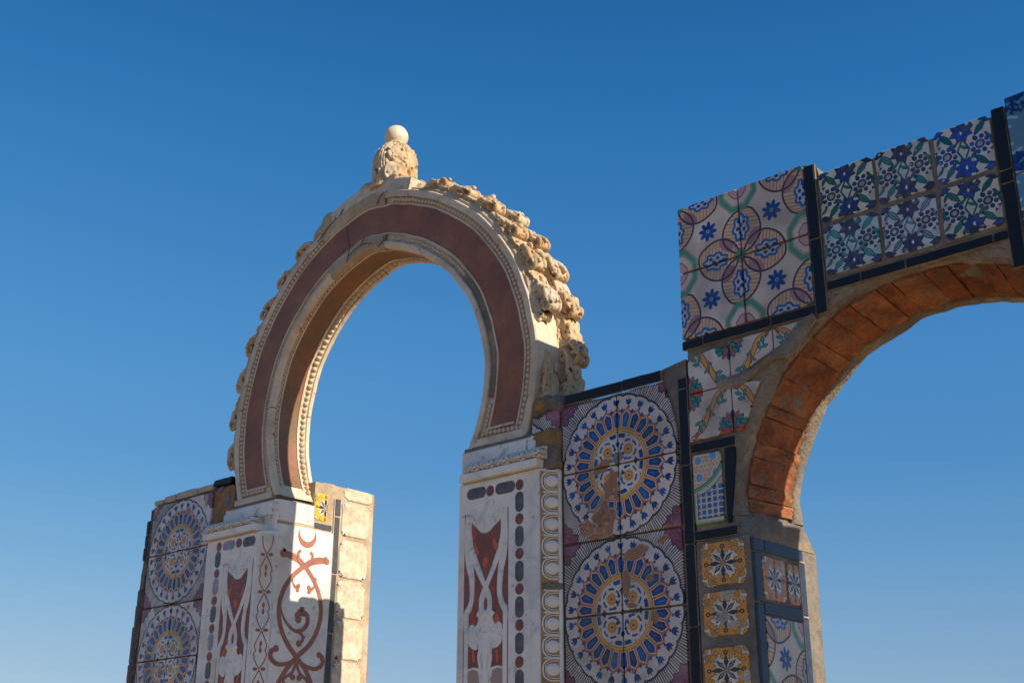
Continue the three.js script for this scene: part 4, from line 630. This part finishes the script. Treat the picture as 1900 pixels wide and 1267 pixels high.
const arc = (r, z, rad, a0, a1, n) => [...Array(n + 1)].map((_, i) => { const a = lerp(a0, a1, i / n) * Math.PI / 180; return [r + rad * Math.cos(a), z + rad * Math.sin(a)]; });
{
  const o = thing('marble_arch', 'carved marble horseshoe arch with brown band, knobbly crockets and a ball finial', 'stone arch', CX, -.09);
  // body: intrados nose, recessed front and soffit floors, rim, extrados, back (the line runs so that its left side is outside)
  const ringProfile = [[.60, -.178], [.538, -.178], [.534, -.174], [.534, -.160], [.5405, -.158], [.5405, -.016], [.534, -.013], ...arc(.5465, -.0065, .0125, 180, 90, 5).map(([r, z]) => [r, z]), [.556, .006], [.5585, .003], [.5585, -.009], [.7275, -.009], [.7275, .002], [.730, .004], [.750, .004], [.7535, 0], [.7535, -.174], [.75, -.178], [.60, -.178]];
  for (const [a, b, n] of [[-60, 101.6, 90], [101.9, 171.8, 46], [172.1, 240, 26]]) part(o, 'ring_stone', sweep(ringProfile, a, b, n, FOOT, .0016, 5), M.warmMarble);
  // inlaid bands, front and soffit
  for (const [a, b] of [[-60, 102.9], [103.2, 240]]) part(o, 'front_band', sweep([[.5925, -.012], [.5925, -.0035], [.698, -.0035], [.698, -.012]], a, b, 90, .0), M.porphyry);
  part(o, 'soffit_band', sweep([[.55, -.118], [.5378, -.118], [.5378, -.034], [.55, -.034]], -60, 240, 110, .0), M.soffitPorphyry);
  for (const [r0, r1, z] of [[.586, .5925, -.0005], [.698, .7045, -.001]]) part(o, 'fillet', sweep([[r0, -.012], [r0, z - .001], [r0 + .001, z], [r1 - .001, z], [r1, z - .001], [r1, -.012]], -60, 240, 120, -.004, .0012, 9), M.warmMarble);
  for (const [z0, z1] of [[-.034, -.028], [-.126, -.119]]) part(o, 'fillet', sweep([[.55, z0], [.5355, z0], [.5355, z1], [.55, z1]], -60, 240, 120, -.004, .0008, 11), M.warmMarble);
  // worn flat bed where beads are gone on the right
  part(o, 'worn_bed', sweep([[.5585, -.0075], [.560, -.004], [.586, -.0045]], -12, 36, 40, FOOT, .003, 13), M.plaster);
  // foot lips
  for (const s of [-1, 1]) { const xi = CX + s * .492, xo = CX + s * .712, x0 = Math.min(xi, xo), x1 = Math.max(xi, xo); part(o, 'foot_lip', boxUV(new THREE.ExtrudeGeometry(new THREE.Shape([[x0, -.052], [x1, -.052 - .008 * (s > 0)], [x1, -.03], [x0, -.03]].map((p) => new THREE.Vector2(...p))), { depth: .178, bevelEnabled: true, bevelThickness: .004, bevelSize: .004, bevelOffset: -.003, bevelSegments: 2 }).translate(0, 0, -.176)), M.warmMarble); part(o, 'fillet', box(x0 + .055, -.006, -.01, x1 - .045, .001, 0, .001), M.warmMarble); }
  // beads
  const bead = (r, e) => { const g = new THREE.SphereGeometry(r, 8, 6); g.scale(1, e, .85); return boxUV(g); }, B1 = bead(.0088, .95), B2 = bead(.0118, .92), loose = [];
  const put = (r, z, deg, geo, single, k = 1, jit = .001) => { const [x, y] = polar(r + (rnd() - .5) * jit, deg), s = k * (.86 + .24 * rnd()), q = new THREE.Quaternion().setFromEuler(new THREE.Euler(rnd(), rnd() * .4, deg * Math.PI / 180)); if (single) part(o, 'bead', geo, M.warmMarble, { pos: V3(x, y, z), quat: q, scale: V3(s, s, s) }); else { const g = geo.clone(); g.applyMatrix4(new THREE.Matrix4().compose(V3(x, y, z), q, V3(s, s, s))); loose.push(g); } };
  for (let d = -18; d < 198; d += 1.42) { if (d > 84 && d < 113) continue; put(.716, -.004, d, B1, d > 113 || d > 72 && d < 84, d < 72 && d > -6 ? .82 : 1); }
  for (let d = 22; d < 206; d += 2.42) put(.5368, -.1425, d, B2, d > 95, d > 95 ? 1 : .9);
  for (let d = 60; d < 206; d += 1.75) put(.539, -.0215, d, B1, false, .74);
  for (let d = -28; d < 206; d += 1.5) { if (d > -14 && d < 36 || d > 80 && d < 118) continue; put(.572, -.006, d, B1, false, d > 118 ? .72 : .85, .003); }
  for (const s of [-1, 1]) for (let i = 0; i < 9; i++) { const g = B1.clone(); g.translate(CX + s * (.555 + i * .0178), -.0135 - (s > 0 ? i * .0012 : 0), -.004); loose.push(g); }
  for (let i = 0; i < 6; i++) { const g = B1.clone(); g.translate(CX - .536 + .0, -.016, -.05 - i * .018); loose.push(g); }
  kind(part(o, 'bead_row', merge(loose), M.warmMarble), 'stuff');
  // the mended crown: grey mortar over rim and nose, keystone step above
  part(o, 'mortar_repair', sweep([[.703, -.01], [.705, .001], [.715, .0045], [.75, .006], [.757, .0], [.757, -.05]], 86, 113, 40, FOOT, .005, 17), M.paleMortar);
  part(o, 'mortar_repair', sweep([[.592, -.01], [.588, .002], [.565, .0055], [.545, .008], [.532, 0], [.5305, -.02], [.54, -.02]], 84, 114, 40, FOOT, .0045, 19), M.paleMortar);
  part(o, 'keystone_block', sweep([[.745, -.002], [.80, -.004], [.806, -.009], [.806, -.17], [.745, -.172]], 77.4, 109, 40, FOOT, .004, 21), M.warmMarble);
  for (const d of [77.4]) { const [ax, ay] = polar(.745, d), [bx, by] = polar(.804, d); part(o, 'keystone_end', boxUV(new ConvexGeometry([[ax, ay, -.004], [ax, ay, -.17], [bx, by, -.006], [bx, by, -.17], [ax - .02, ay, -.006], [bx - .02, by, -.17], [bx - .02, by, -.008]].map((p) => V3(...p)))), M.warmMarble); }
  part(o, 'mortar_repair', boxUV(solid((x, y, z) => { const p = capsule(x, y, z, [polar(.745, 123)[0], polar(.745, 123)[1], -.05], [polar(.79, 110)[0], polar(.79, 110)[1], -.08], .03, .05, .6); return p + .014 * fbm3(x * 20, y * 20, z * 20, 51, 4); }, [-1.36, .76, -.19], [-1.02, 1.1, .03], .007)), M.paleMortar);

  // cracks in the mended stone
  const crack = (l, z, w = .0011) => part(o, 'crack', ribbon(spline(l.map(([r, d]) => polar(r, d)), 26).map(([x, y], i) => [x + .0016 * Math.sin(i * 2.7) + .001 * Math.sin(i * 5.1), y + .0014 * Math.cos(i * 3.3)]), w, z - .003, z), M.crack);
  crack([[.728, 115], [.742, 110], [.752, 106]], .0095, .0014); crack([[.752, 106], [.775, 103.5]], .001, .0013); crack([[.536, 104], [.556, 103], [.588, 101.5]], .0125); crack([[.556, 103], [.562, 96], [.556, 90]], .0125); crack([[.562, 96], [.585, 94]], .0125); crack([[.705, 89], [.73, 88], [.75, 86.6]], .0095); crack([[.54, 87], [.555, 84.5], [.575, 84]], .012);
  // crockets: weathered leaves that end in drilled curls; local axes run down the arch, outward, across
  function crocket(seed) {
    const r = mulberry(seed), bx = .047 + .007 * r(), by = .05 + .009 * r(), b2 = .068 + .005 * r(), lift = .95 + .2 * r(), lobes = [-2, -1, 0, 1, 2].map((a) => [a * (.0165 + .003 * r()), .028 + .03 * r(), .076 + .012 * r() - Math.abs(a) * .009, .0105 + .003 * r()]);
    const ros = [...Array(3)].map(() => [-.05 + .05 * r(), .018 + .03 * r(), r() < .5 ? -1 : 1]);
    const f0 = (x, y, z) => {
      let d = Math.max(Math.abs(x) - .083, Math.abs(y + .006) - .012, Math.abs(z) - .036);
      d = smin(d, capsule(x, y, z, [-.085, .0, 0], [.0, .036 * lift, 0], .014, .024, .72), .008);
      if (d > .09) return d;
      for (const [lz, lx, ly, lr] of lobes) d = smin(d, Math.min(capsule(x, y, z, [-.045, .02, lz * .5], [.002, .054 * lift, lz * .95], .009, .0105), capsule(x, y, z, [.002, .054 * lift, lz * .95], [lx, ly, lz], .011, lr * .8)), .0012);
      d = smin(d, capsule(x, y, z, [bx, by, -.02], [bx, by, .02], .0195, .0195), .003);
      for (const s of [-1, 1]) d = smin(d, torusZ(x, y, z, [bx, by, s * .027], .0175, .0085), .002);
      d = smin(d, capsule(x, y, z, [b2, .019, -.024], [b2, .019, .024], .0125, .0125), .003);
      for (const s of [-1, 1]) d = smin(d, torusZ(x, y, z, [b2, .019, s * .027], .0115, .0065), .002);
      for (const q of ros) d = smin(d, torusZ(x, y, z, [q[0], q[1], q[2] * .03], .011, .0062), .002);
      return d;
    };
    // holes drilled into the carving from outside
    const holes = [...Array(26)].map(() => { const a = r() * Math.PI, b = (r() - .5) * 2.6, dir = [Math.cos(a) * Math.cos(b) * .6, Math.sin(a) * Math.cos(b) + .1, Math.sin(b)], c = [-.05 + .12 * r(), .02, 0]; let t = .12; while (t > .005 && f0(c[0] + dir[0] * t, c[1] + dir[1] * t, c[2] + dir[2] * t) > 0) t -= .002; const q = (k) => c.map((v, i) => v + dir[i] * (t + k)); return [q(.004), q(-.016), .0042 + .0036 * r()]; });
    const f = (x, y, z) => {
      let d = f0(x, y, z); if (d > .02) return d;
      for (const h of holes) d = smax(d, -capsule(x, y, z, h[0], h[1], h[2], h[2] * .8), .0012);
      for (const s of [-1, 1]) { d = smax(d, -(Math.hypot(x - bx, y - by, (z - s * .038) * .4) - .0105), .0015); d = smax(d, -(Math.hypot(x - b2, y - .019, (z - s * .036) * .4) - .0078), .0015); }
      d = smax(d, -capsule(x, y, z, [.022, .012, -.06], [.026, .018, .06], .0135, .0135), .003); d = smax(d, -capsule(x, y, z, [-.036, .004, -.06], [-.026, .01, .06], .0085, .0085), .003);
      return d + eroded(x, y, z, seed, .35) + .0026 * fbm3(x * 40, y * 40, z * 40, seed, 3);
    };
    return solid(f, [-.1, -.025, -.056], [.102, .104, .056], .0024, (x, y, z) => honey(x + seed, y, z));
  }
  for (const [a, b, z, sd] of [[9, 76, -.036, 1], [-9, 76, -.142, 2], [118, 188, -.036, 3], [118, 188, -.142, 4]]) part(o, 'frieze_bed', ((g) => { const p = g.attributes.position; for (let i = 0; i < p.count; i++) { const x = p.getX(i), y = p.getY(i), zz = p.getZ(i), dx = x - CX, dy = y - CY, L = Math.hypot(dx, dy), k = clamp((L - .75) / .02, 0, 1), n = k * (.016 * fbm3(x * 24, y * 24, zz * 24, sd, 3) + .012 * fbm3(x * 60, y * 60, zz * 60, sd + 4, 2) - eroded(x, y, zz, sd, 1.2)); p.setXYZ(i, x + dx / L * n, y + dy / L * n, zz + k * .008 * fbm3(x * 30, y * 30, zz * 30 + 5, sd, 3)); } const C = new Float32Array(p.count * 3); for (let i = 0; i < p.count; i++) C.set(honey(p.getX(i), p.getY(i), p.getZ(i)), i * 3); g.setAttribute('color', new THREE.BufferAttribute(C, 3)); g.deleteAttribute('uv'); g.deleteAttribute('normal'); g.computeVertexNormals(); return g; })(sweep([[.748, z + .036], [.762, z + .034], [.774, z + .024], [.781, z + .012], [.784, z], [.781, z - .012], [.774, z - .024], [.762, z - .034], [.748, z - .036]], a, b, 170)), M.stone);
  const kinds = [101, 102, 103, 104, 105, 106].map(crocket);
  const place = (deg, z, k, i, r = .746) => {
    const [x, y] = polar(r, deg), a = deg * Math.PI / 180, right = deg < 90, out = V3(Math.cos(a), Math.sin(a), 0), down = right ? V3(Math.sin(a), -Math.cos(a), 0) : V3(-Math.sin(a), Math.cos(a), 0), w = V3().crossVectors(down, out);
    const m = new THREE.Matrix4().makeBasis(down, out, w), q = new THREE.Quaternion().setFromRotationMatrix(m); part(o, 'crocket', kinds[i % kinds.length], M.stone, { pos: V3(x, y, z), quat: q, scale: V3(.98 + .1 * rnd(), k * (.84 + .1 * rnd()), .74 + .1 * rnd()) });
  };
  [69, 59.2, 48, 37, 25.2, 13.4].forEach((d, i) => place(d, -.036, [.85, .92, .95, .98, 1.08, 1.16][i], i));
  [70, 59, 47, 36, 25, 14, 3].forEach((d, i) => place(d, -.142, [.9, .95, 1, 1, 1.02, 1.05, 1.05][i], i + 3));
  place(-6, -.14, .85, 2); place(-12.5, -.125, .7, 5); place(-7.5, -.045, .55, 4); place(-1.5, -.125, .8, 1);
  [120, 130, 139.5, 151, 161, 172, 183].forEach((d, i) => { place(d, -.034, [.84, .82, .88, .95, 1, .95, .85][i], i + 1); place(d + 2, -.142, .9, i + 4); });
  for (const d of [64, 53, 41.5, 30.5, 19.5, 8.5]) { place(d, -.15, .66, d | 0); if (d > 15) place(d + .5, -.042, .62, (d | 0) + 2); }
  for (const d of [125, 135, 145.5, 156, 166.5, 177.5]) place(d, -.042, .5, d | 0);
  // worn remains low on the right, and the broken leaf above the bare face
  part(o, 'worn_carving', solid((x, y, z) => { let d = capsule(x, y, z, [-.115, .05, -.05], [-.1, .10, -.045], .03, .018, .8); d = smin(d, capsule(x, y, z, [-.085, .045, -.1], [-.075, .12, -.13], .04, .03), .02); d = smin(d, capsule(x, y, z, [-.085, .045, -.04], [-.05, .06, -.14], .03, .04), .02); if (d > .04) return d; d = smax(d, -(Math.hypot(x + .075, y - .085, z + .03) - .011), .004); d = smax(d, -capsule(x, y, z, [-.03, .08, -.08], [-.0, .1, -.09], .012, .01), .006); return d + eroded(x, y, z, 77, 1.4) + .016 * fbm3(x * 26, y * 26, z * 26, 71, 4); }, [-.19, -.01, -.22], [.05, .23, .02], .0034, honey), M.stone);
  part(o, 'broken_leaf', solid((x, y, z) => { const c = polar(.752, 7.6); let d = capsule(x, y, z, [c[0], c[1] + .03, -.012], [c[0] + .008, c[1] - .008, -.02], .013, .006); d = smin(d, capsule(x, y, z, [c[0] + .004, c[1] + .002, -.012], [c[0] + .012, c[1] + .006, -.06], .011, .005), .006); return d + .004 * fbm3(x * 50, y * 50, z * 50, 73, 3); }, [-.16, .24, -.1], [-.04, .4, .02], .0034, honey), M.stone);

  // finial: carved bell on scrolls, with a marble ball
  const bx = -.857, bz = -.085, bell = part(o, 'finial', solid((x, y, z) => {
    const px = x - bx, pz = z - bz, r = Math.hypot(px, pz), h = y - 1.012, a = Math.atan2(pz, px) - Math.PI / 4 + .06;
    const T = [[0, .096], [.025, .086], [.06, .0835], [.10, .0845], [.135, .082], [.16, .0755], [.182, .065], [.196, .053], [.205, .042], [.21, 0]]; let k = 0; while (k < T.length - 2 && T[k + 1][0] < h) k++;
    const R = lerp(T[k][1], T[k + 1][1], clamp((h - T[k][0]) / (T[k + 1][0] - T[k][0]), 0, 1)); let d = Math.max((r - R) * (h > .15 ? .7 : .95), -h, h - .21);
    d = smin(d, Math.max(Math.abs(px) - .088, Math.abs(y - 1.02) - .014, Math.abs(pz) - .078), .008);
    for (const [sx, sz] of [[-.075, .058], [.08, .055], [-.075, -.055], [.08, -.055]]) { d = smin(d, Math.hypot(px - sx, y - 1.038, pz - sz) - .026, .012); }
    d = smin(d, capsule(px, y, pz, [-.07, 1.03, .06], [-.13, 1.0, .05], .024, .012), .014); d = smin(d, capsule(px, y, pz, [.07, 1.02, .05], [.165, .965, .0], .024, .012), .012);
    if (d > .03) return d;
    const q = ((a / (Math.PI / 2)) % 1 + 1.5) % 1 - .5, u = q * Math.PI / 2 * .08;                    // four faces, each with two oval cartouches
    if (h > .02 && h < .2) { for (const [cy, ry, rx] of [[.148, .046, .033], [.06, .045, .043]]) { const e = Math.hypot(u / rx, (h - cy) / ry); d += .0075 * Math.exp(-Math.pow((e - 1.12) * 6, 2)) - .0045 * Math.exp(-Math.pow((e - .88) * 8, 2)); } if (Math.abs(u) > .038) d += .005 * Math.pow(.5 + .5 * Math.cos(u * 620 + 9 * h), 2); }
    d += eroded(x, y, z, 85, .15); const v = noise3(x * 62, y * 62, z * 62, 81); if (v > .5) d += (v - .5) * .07; const v2 = noise3(x * 130, y * 130, z * 130, 83); if (v2 > .55) d += (v2 - .55) * .016;
    return d + .0018 * fbm3(x * 40, y * 40, z * 40, 87, 3);
  }, [-1.02, .93, -.21], [-.66, 1.26, .02], .003, honey), M.stone);
  const ballMat = surface(256, .2, .0006, .5, (u, v) => { const w = tfbm(u * 6, v * 6, 6, 301), f = tfbm(u * 40, v * 40, 40, 303); const c = mix3([226, 210, 188], [206, 184, 158], w + .4); return [...c.map((q) => q + f * 7), .5 + f * .3]; });
  const ball = new THREE.SphereGeometry(.0445, 40, 28); { const p = ball.attributes.position; for (let i = 0; i < p.count; i++) { const x = p.getX(i), y = p.getY(i), z = p.getZ(i), k = 1 + .022 * fbm3(x * 40, y * 40, z * 40, 91, 3); p.setXYZ(i, x * k, y * k, z * k); } ball.computeVertexNormals(); } ball.translate(bx, 1.2545, bz); part(bell, 'ball', boxUV(ball), ballMat);
  const neck = new THREE.CylinderGeometry(.03, .044, .016, 28); neck.translate(bx, 1.2195, bz); part(bell, 'collar', boxUV(neck), M.warmMarble);
}

// ---------------------------------------------------------------- right wall with the brick arch
{
  const o = thing('brick_archway', 'tall tiled wall at right, opened by a rough red brick arch', 'arched wall', .52, -.15);
  const AX = 1.097, AY = -.393, hole = []; for (let i = 0; i <= 40; i++) { const a = i / 40 * Math.PI; hole.push([AX + .545 * Math.cos(a), AY + .545 * Math.sin(a)]); }
  const outline = [...rough([[2.05, -.393, 0], [2.05, .6], [1.36, .468], [1.358, .452], [1.325, .446], [1.25, .441], [1.185, .447], [1.17, .434], [1.03, .443], [.947, .456], [.872, .446], [.866, .478], [.836, .494], [.7, .494], [.433, .494], [.437, .3], [.437, .02], [.4355, -.05], [.4355, -.393, 0]], .005, rnd), ...hole.slice().reverse()];
  part(o, 'masonry', boxUV(new THREE.ExtrudeGeometry(new THREE.Shape(outline.map((p) => new THREE.Vector2(...p))), { depth: .232, bevelEnabled: false }).translate(0, 0, -.24)), M.mortar);
  for (const s of [-1, 1]) {                                          // piers under the arch; the right one stands outside the picture
    const x = (q) => s < 0 ? q : 2 * AX - q, p = (a, b) => [Math.min(a, b), Math.max(a, b)], [x0, x1] = p(x(.4358), x(.604)), [x2, x3] = p(x(.57), x(.604));
    part(o, 'pier', box(x0, -2.68, s < 0 ? -.318 : -.335, x1, -.452, -.008, .003), s < 0 ? M.mortar : M.plaster);
    part(o, 'pier_shoulder', boxUV(new ConvexGeometry([[x(.44), -.392, -.008], [x(.556), -.392, -.0085], [x(.588), -.395, -.04], [x(.617), -.392, -.235], [x(.44), -.392, -.24], [x(.44), -.455, -.008], [x(.598), -.455, -.0085], [x(.6052), -.455, -.016], [x(.606), -.455, -.31], [x(.6), -.455, -.318], [x(.44), -.455, -.318], [x(.47), -.42, -.29]].map((v) => V3(...v)))), M.plaster);
    if (s < 0) part(o, 'plaster_edge', lump(.47, -1.0, -.328, .597, -.45, -.262, .007, 61, .008, 14), M.plaster); void x2; void x3;
  }
  part(o, 'buttress', box(1.598, -.47, -.335, 2.04, .08, -.236), M.plaster);
  // plaster ring: rounded from the face to the brick, and again behind it
  const ringOf = (prof, seed, w) => { const n = 110, P = [], I = [], m = prof.length; for (let i = 0; i <= n; i++) { const t = i / n * Math.PI; for (const [r, z, k = 1] of prof) { const q = r + w * k * fbm3(t * 7, r * 30, z * 30, seed, 4); P.push(AX + q * Math.cos(t), AY + q * Math.sin(t), z + w * .6 * k * fbm3(t * 9, r * 40, z * 40, seed + 5, 3)); } } for (let i = 0; i < n; i++) for (let j = 0; j < m - 1; j++) { const a = i * m + j; I.push(a, a + m, a + 1, a + 1, a + m, a + m + 1); } const g = new THREE.BufferGeometry(); g.setAttribute('position', new THREE.Float32BufferAttribute(P, 3)); g.setIndex(I); g.computeVertexNormals(); return boxUV(g); };
  part(o, 'plaster_ring', ringOf([[.615, -.014, .2], [.60, -.006, .3], [.575, -.005, .6], [.555, -.006], [.540, -.009], [.530, -.015], [.5225, -.024], [.5185, -.034], [.520, -.046], [.528, -.06], [.527, -.07]], 5, .008), M.plaster);
  part(o, 'mortar_bed', ringOf([[.519, -.04], [.515, -.06], [.509, -.09], [.503, -.12], [.497, -.15], [.491, -.18], [.50, -.205]], 11, .007), M.mortar);
  part(o, 'plaster_ring', ringOf([[.52, -.188, .3], [.495, -.193], [.486, -.197], [.481, -.202], [.479, -.208], [.478, -.216], [.478, -.226], [.480, -.234], [.487, -.24], [.51, -.2435, .5], [.56, -.2435, .3]], 17, .012), M.plaster);
  // the bricks of the soffit, one by one, laid on a slight cone
  const brickGeo = [0, 1, 2, 3].map((k) => { const g = new THREE.BoxGeometry(1, .03, .158, 6, 2, 12); const p = g.attributes.position; for (let i = 0; i < p.count; i++) { const x = p.getX(i), y = p.getY(i), z = p.getZ(i); p.setXYZ(i, x + .018 * fbm3(k * 5, y * 60, z * 40, 3 + k, 2), y + .007 * fbm3(x * 3 + k * 9, y * 60, z * 26, 5 + k, 3), z + .007 * fbm3(x * 4, y * 30, k * 7, 9 + k, 2)); } g.computeVertexNormals(); const h = boxUV(g); const uv = h.attributes.uv; for (let i = 0; i < uv.count; i++) uv.setXY(i, uv.getX(i) * .07 + k * .21, uv.getY(i) + k * .13); return h; });
  const widths = [.03, .034, .068, .038, .062, .03, .074, .078, .04, .066, .052, .072, .038, .08, .056, .064, .046, .078, .05, .07, .04, .066, .06, .052]; let s = .012, i = 0; const mats = [M.brick, M.brickPale, M.brickDeep, M.brick, M.brickDeep, M.brick, M.brickPale, M.brickDeep];
  while (s < Math.PI * .5 - .06) {
    const w = widths[i % widths.length], mid = Math.PI - (s + w / 2) / .5, r = .5165 - .005 * rnd(), q = new THREE.Quaternion(), up = V3(Math.cos(mid), Math.sin(mid), 0), tn = V3(-Math.sin(mid), Math.cos(mid), 0), m = new THREE.Matrix4().makeBasis(tn, up.clone().multiplyScalar(-1), V3(0, 0, 1)); q.setFromRotationMatrix(m).multiply(new THREE.Quaternion().setFromEuler(new THREE.Euler(.19 + (rnd() - .5) * .05, 0, (rnd() - .5) * .09)));
    part(o, 'brick', brickGeo[i % 4], i > 13 ? M.brickGold : mats[i % 8], { pos: V3(AX + r * Math.cos(mid), AY + r * Math.sin(mid), -.116 + (rnd() - .5) * .008), quat: q, scale: V3(w - .0008, 1, 1) }); s += w + .0014; i++;
  }
  // glazed work on the face
  const el = ellipseWork(61), ER = [.43, .097, .83, .497];
  for (const [x0, y0, x1, y1] of [[.43, .297, .629, .497], [.631, .297, .831, .497], [.43, .1015, .629, .2945], [.631, .1035, .831, .2945]]) part(o, 'tile', slab(worn(x0 + .001, y0 + .001, x1 - .001, y1 - .001, .0018, rnd, .004, 6), -.012, rnd() * .0025, .0014, ER), glaze(el, Math.floor(x0 * 10 + y0 * 30)));
  for (const [x0, y0, x1, y1] of [[.428, .075, .4925, .0995], [.4955, .0765, .701, .1], [.7035, .0765, .8315, .1], [.8335, .0735, .862, .2745], [.8335, .278, .862, .487], [.868, .128, .9585, .151], [.9605, .128, 1.0755, .151], [1.079, .128, 1.2895, .151], [1.293, .128, 1.325, .150], [1.327, .055, 1.3565, .262], [1.327, .2655, 1.3565, .2955], [1.327, .299, 1.3565, .460], [.441, -.214, .574, -.1905], [.438, -.443, .565, -.421]]) strip(o, x0, y0, x1, y1);
  part(o, 'border_tile', slab([[.542, -.2185], [.571, -.2185], [.572, -.24], [.558, -.34], [.548, -.41], [.539, -.41], [.539, -.3]], -.009, .001, .001), M.navy);
  part(o, 'mortar_bed', slab(rough([[.866, .156], [1.326, .156], [1.3255, .44], [1.2, .442], [1.1, .442], [.95, .448], [.868, .444]], .005, rnd, 20), -.012, -.0028, .002), M.mortar);
  part(o, 'mortar_bed', slab(worn(.4375, -1.1, .6, -.4445, .003, rnd, .002, 10), -.012, -.0022, .002), M.mortar);
  const cols = [[.873, 1.0205], [1.031, 1.1705], [1.1825, 1.3215]], rows = [[.311, .4505], [.1665, .2975]], pals = [[[[216, 212, 190], [40, 48, 110], [36, 96, 84], [26, 24, 34]], [[206, 206, 196], [62, 54, 94], [52, 128, 122], [40, 34, 52]], [[220, 214, 206], [34, 66, 160], [28, 104, 100], [40, 48, 110]]], [[[190, 206, 208], [56, 54, 98], [64, 140, 140], [46, 40, 62]], [[206, 210, 222], [60, 50, 84], [110, 140, 150], [44, 36, 58]], [[212, 206, 190], [40, 56, 124], [34, 104, 92], [30, 28, 44]]]];
  rows.forEach(([y0, y1], j) => cols.forEach(([x0, x1], i) => part(o, 'tile', slab(worn(x0 - .0015, y0 - .0015, x1 + .0015, y1 + .0015, .003, rnd, .007, 7), -.009, rnd() * .002, .0012, [x0 - .003, y0 - .003, x1 + .003, y1 + .003]), lotusTile(70 + j * 3 + i, pals[j][i]))));
  const FR = [.441, -.196, .837, .068];
  for (const pts of [[[.4415, -.0515], [.48, -.0515], [.5705, -.0505], [.5715, -.03], [.572, .045], [.565, .055], [.555, .048], [.53, .058], [.47, .05], [.4425, .036]], [[.5745, -.032], [.6, -.038], [.626, -.022], [.656, -.006], [.7, .008], [.7035, .02], [.7035, .066], [.58, .066], [.5745, .05]], [[.7075, .006], [.744, .0], [.77, .025], [.80, .06], [.804, .068], [.708, .067]], [[.438, -.1825], [.571, -.1795], [.572, -.1], [.571, -.0545], [.441, -.055]], [[.5745, -.18], [.597, -.18], [.612, -.155], [.632, -.11], [.657, -.062], [.64, -.0575], [.5745, -.056]]]) part(o, 'tile', slab(pts, -.009, rnd() * .002, .0014, FR), florals);
  part(o, 'mortar_smear', ribbon(spline([[.535, -.045], [.59, -.048], [.64, -.034], [.70, -.004], [.745, .006], [.8, .055], [.83, .07]], 40), (t) => .022 + .012 * Math.sin(t * 11) + .012 * t, -.006, .0035, .004), M.plaster);
  part(o, 'tile', slab(worn(.4415, -.405, .5295, -.2205, .002, rnd, .004, 6), -.009, .001, .0014, [.44, -.408, .531, -.218]), starPrint);
  [[.5185, -.509, 0, 43], [.5165, -.632, 5, 44], [.5115, -.7685, 1, 45], [.509, -.9, 2, 46]].forEach(([x, y, lost, sd]) => part(o, 'tile', slab(worn(x - .066, y - .056, x + .066, y + .056, .004, rnd, .008, 7), -.009, .0008, .0012, [x - .067, y - .057, x + .067, y + .057]), starFlower(sd, lost)));
  for (const [x0, y0, x1, y1] of [[1.361, .2795, 1.561, .478], [1.563, .2795, 1.76, .478], [1.361, .078, 1.561, .2765], [1.563, .078, 1.76, .2765]]) part(o, 'tile', slab(worn(x0, y0, x1, y1, .0015, rnd, .002), -.012, .0015, .0014, [1.36, .078, 1.76, .478]), azulejo);
  // the reveal of the left pier, drawn as (depth, height)
  const J = .6042, jam = (n, pts, m, rc, zf = .003) => part(o, n, toJamb(slab(pts, -.006, zf, .0015, rc), J), m);
  jam('border_tile', worn(.004, -.486, .0545, -.4545, .001, rnd, .001), M.slateBlue); jam('border_tile', worn(.0565, -.486, .242, -.4545, .001, rnd, .001), M.slateBlue);
  for (const [y0, y1] of [[-.6105, -.489], [-.805, -.6145], [-1.0, -.808]]) jam('border_tile', worn(.006, y0, .0355, y1, .001, rnd, .001), M.slateBlue);
  jam('border_tile', worn(.038, -.6395, .2165, -.608, .001, rnd, .001), M.slateBlue);
  for (const [y0, y1] of [[-.6235, -.488], [-.8, -.63], [-1.0, -.806]]) jam('border_tile', worn(.2235, y0, .2485, y1, .001, rnd, .001), M.slateBlue);
  jam('tile', worn(.0395, -.603, .148, -.494, .003, rnd, .006, 6), starFlower(47, 1, [198, 130, 66], [34, 44, 84]), [.038, -.605, .15, -.492]); jam('tile', worn(.1575, -.603, .2175, -.497, .003, rnd, .005, 6), starFlower(48, 0, [198, 130, 66], [34, 44, 84]), [.132, -.605, .244, -.492]);
  jam('tile', worn(.038, -.84, .2165, -.642, .0015, rnd, .002), el, [.018 - .2, -.84, .418 - .2, -.44]);
  part(o, 'mortar_line', toJamb(ribbon([[.2195, -.487], [.2205, -.62], [.2195, -1]], .0035, -.004, .004), J), M.beigeTile); for (const y of [-.4865, -.6268]) part(o, 'mortar_line', toJamb(ribbon([[.221, y], [.2485, y]], .003, -.004, .0035), J), M.beigeTile);
}

camera.updateMatrixWorld();
renderer.render(scene, camera);
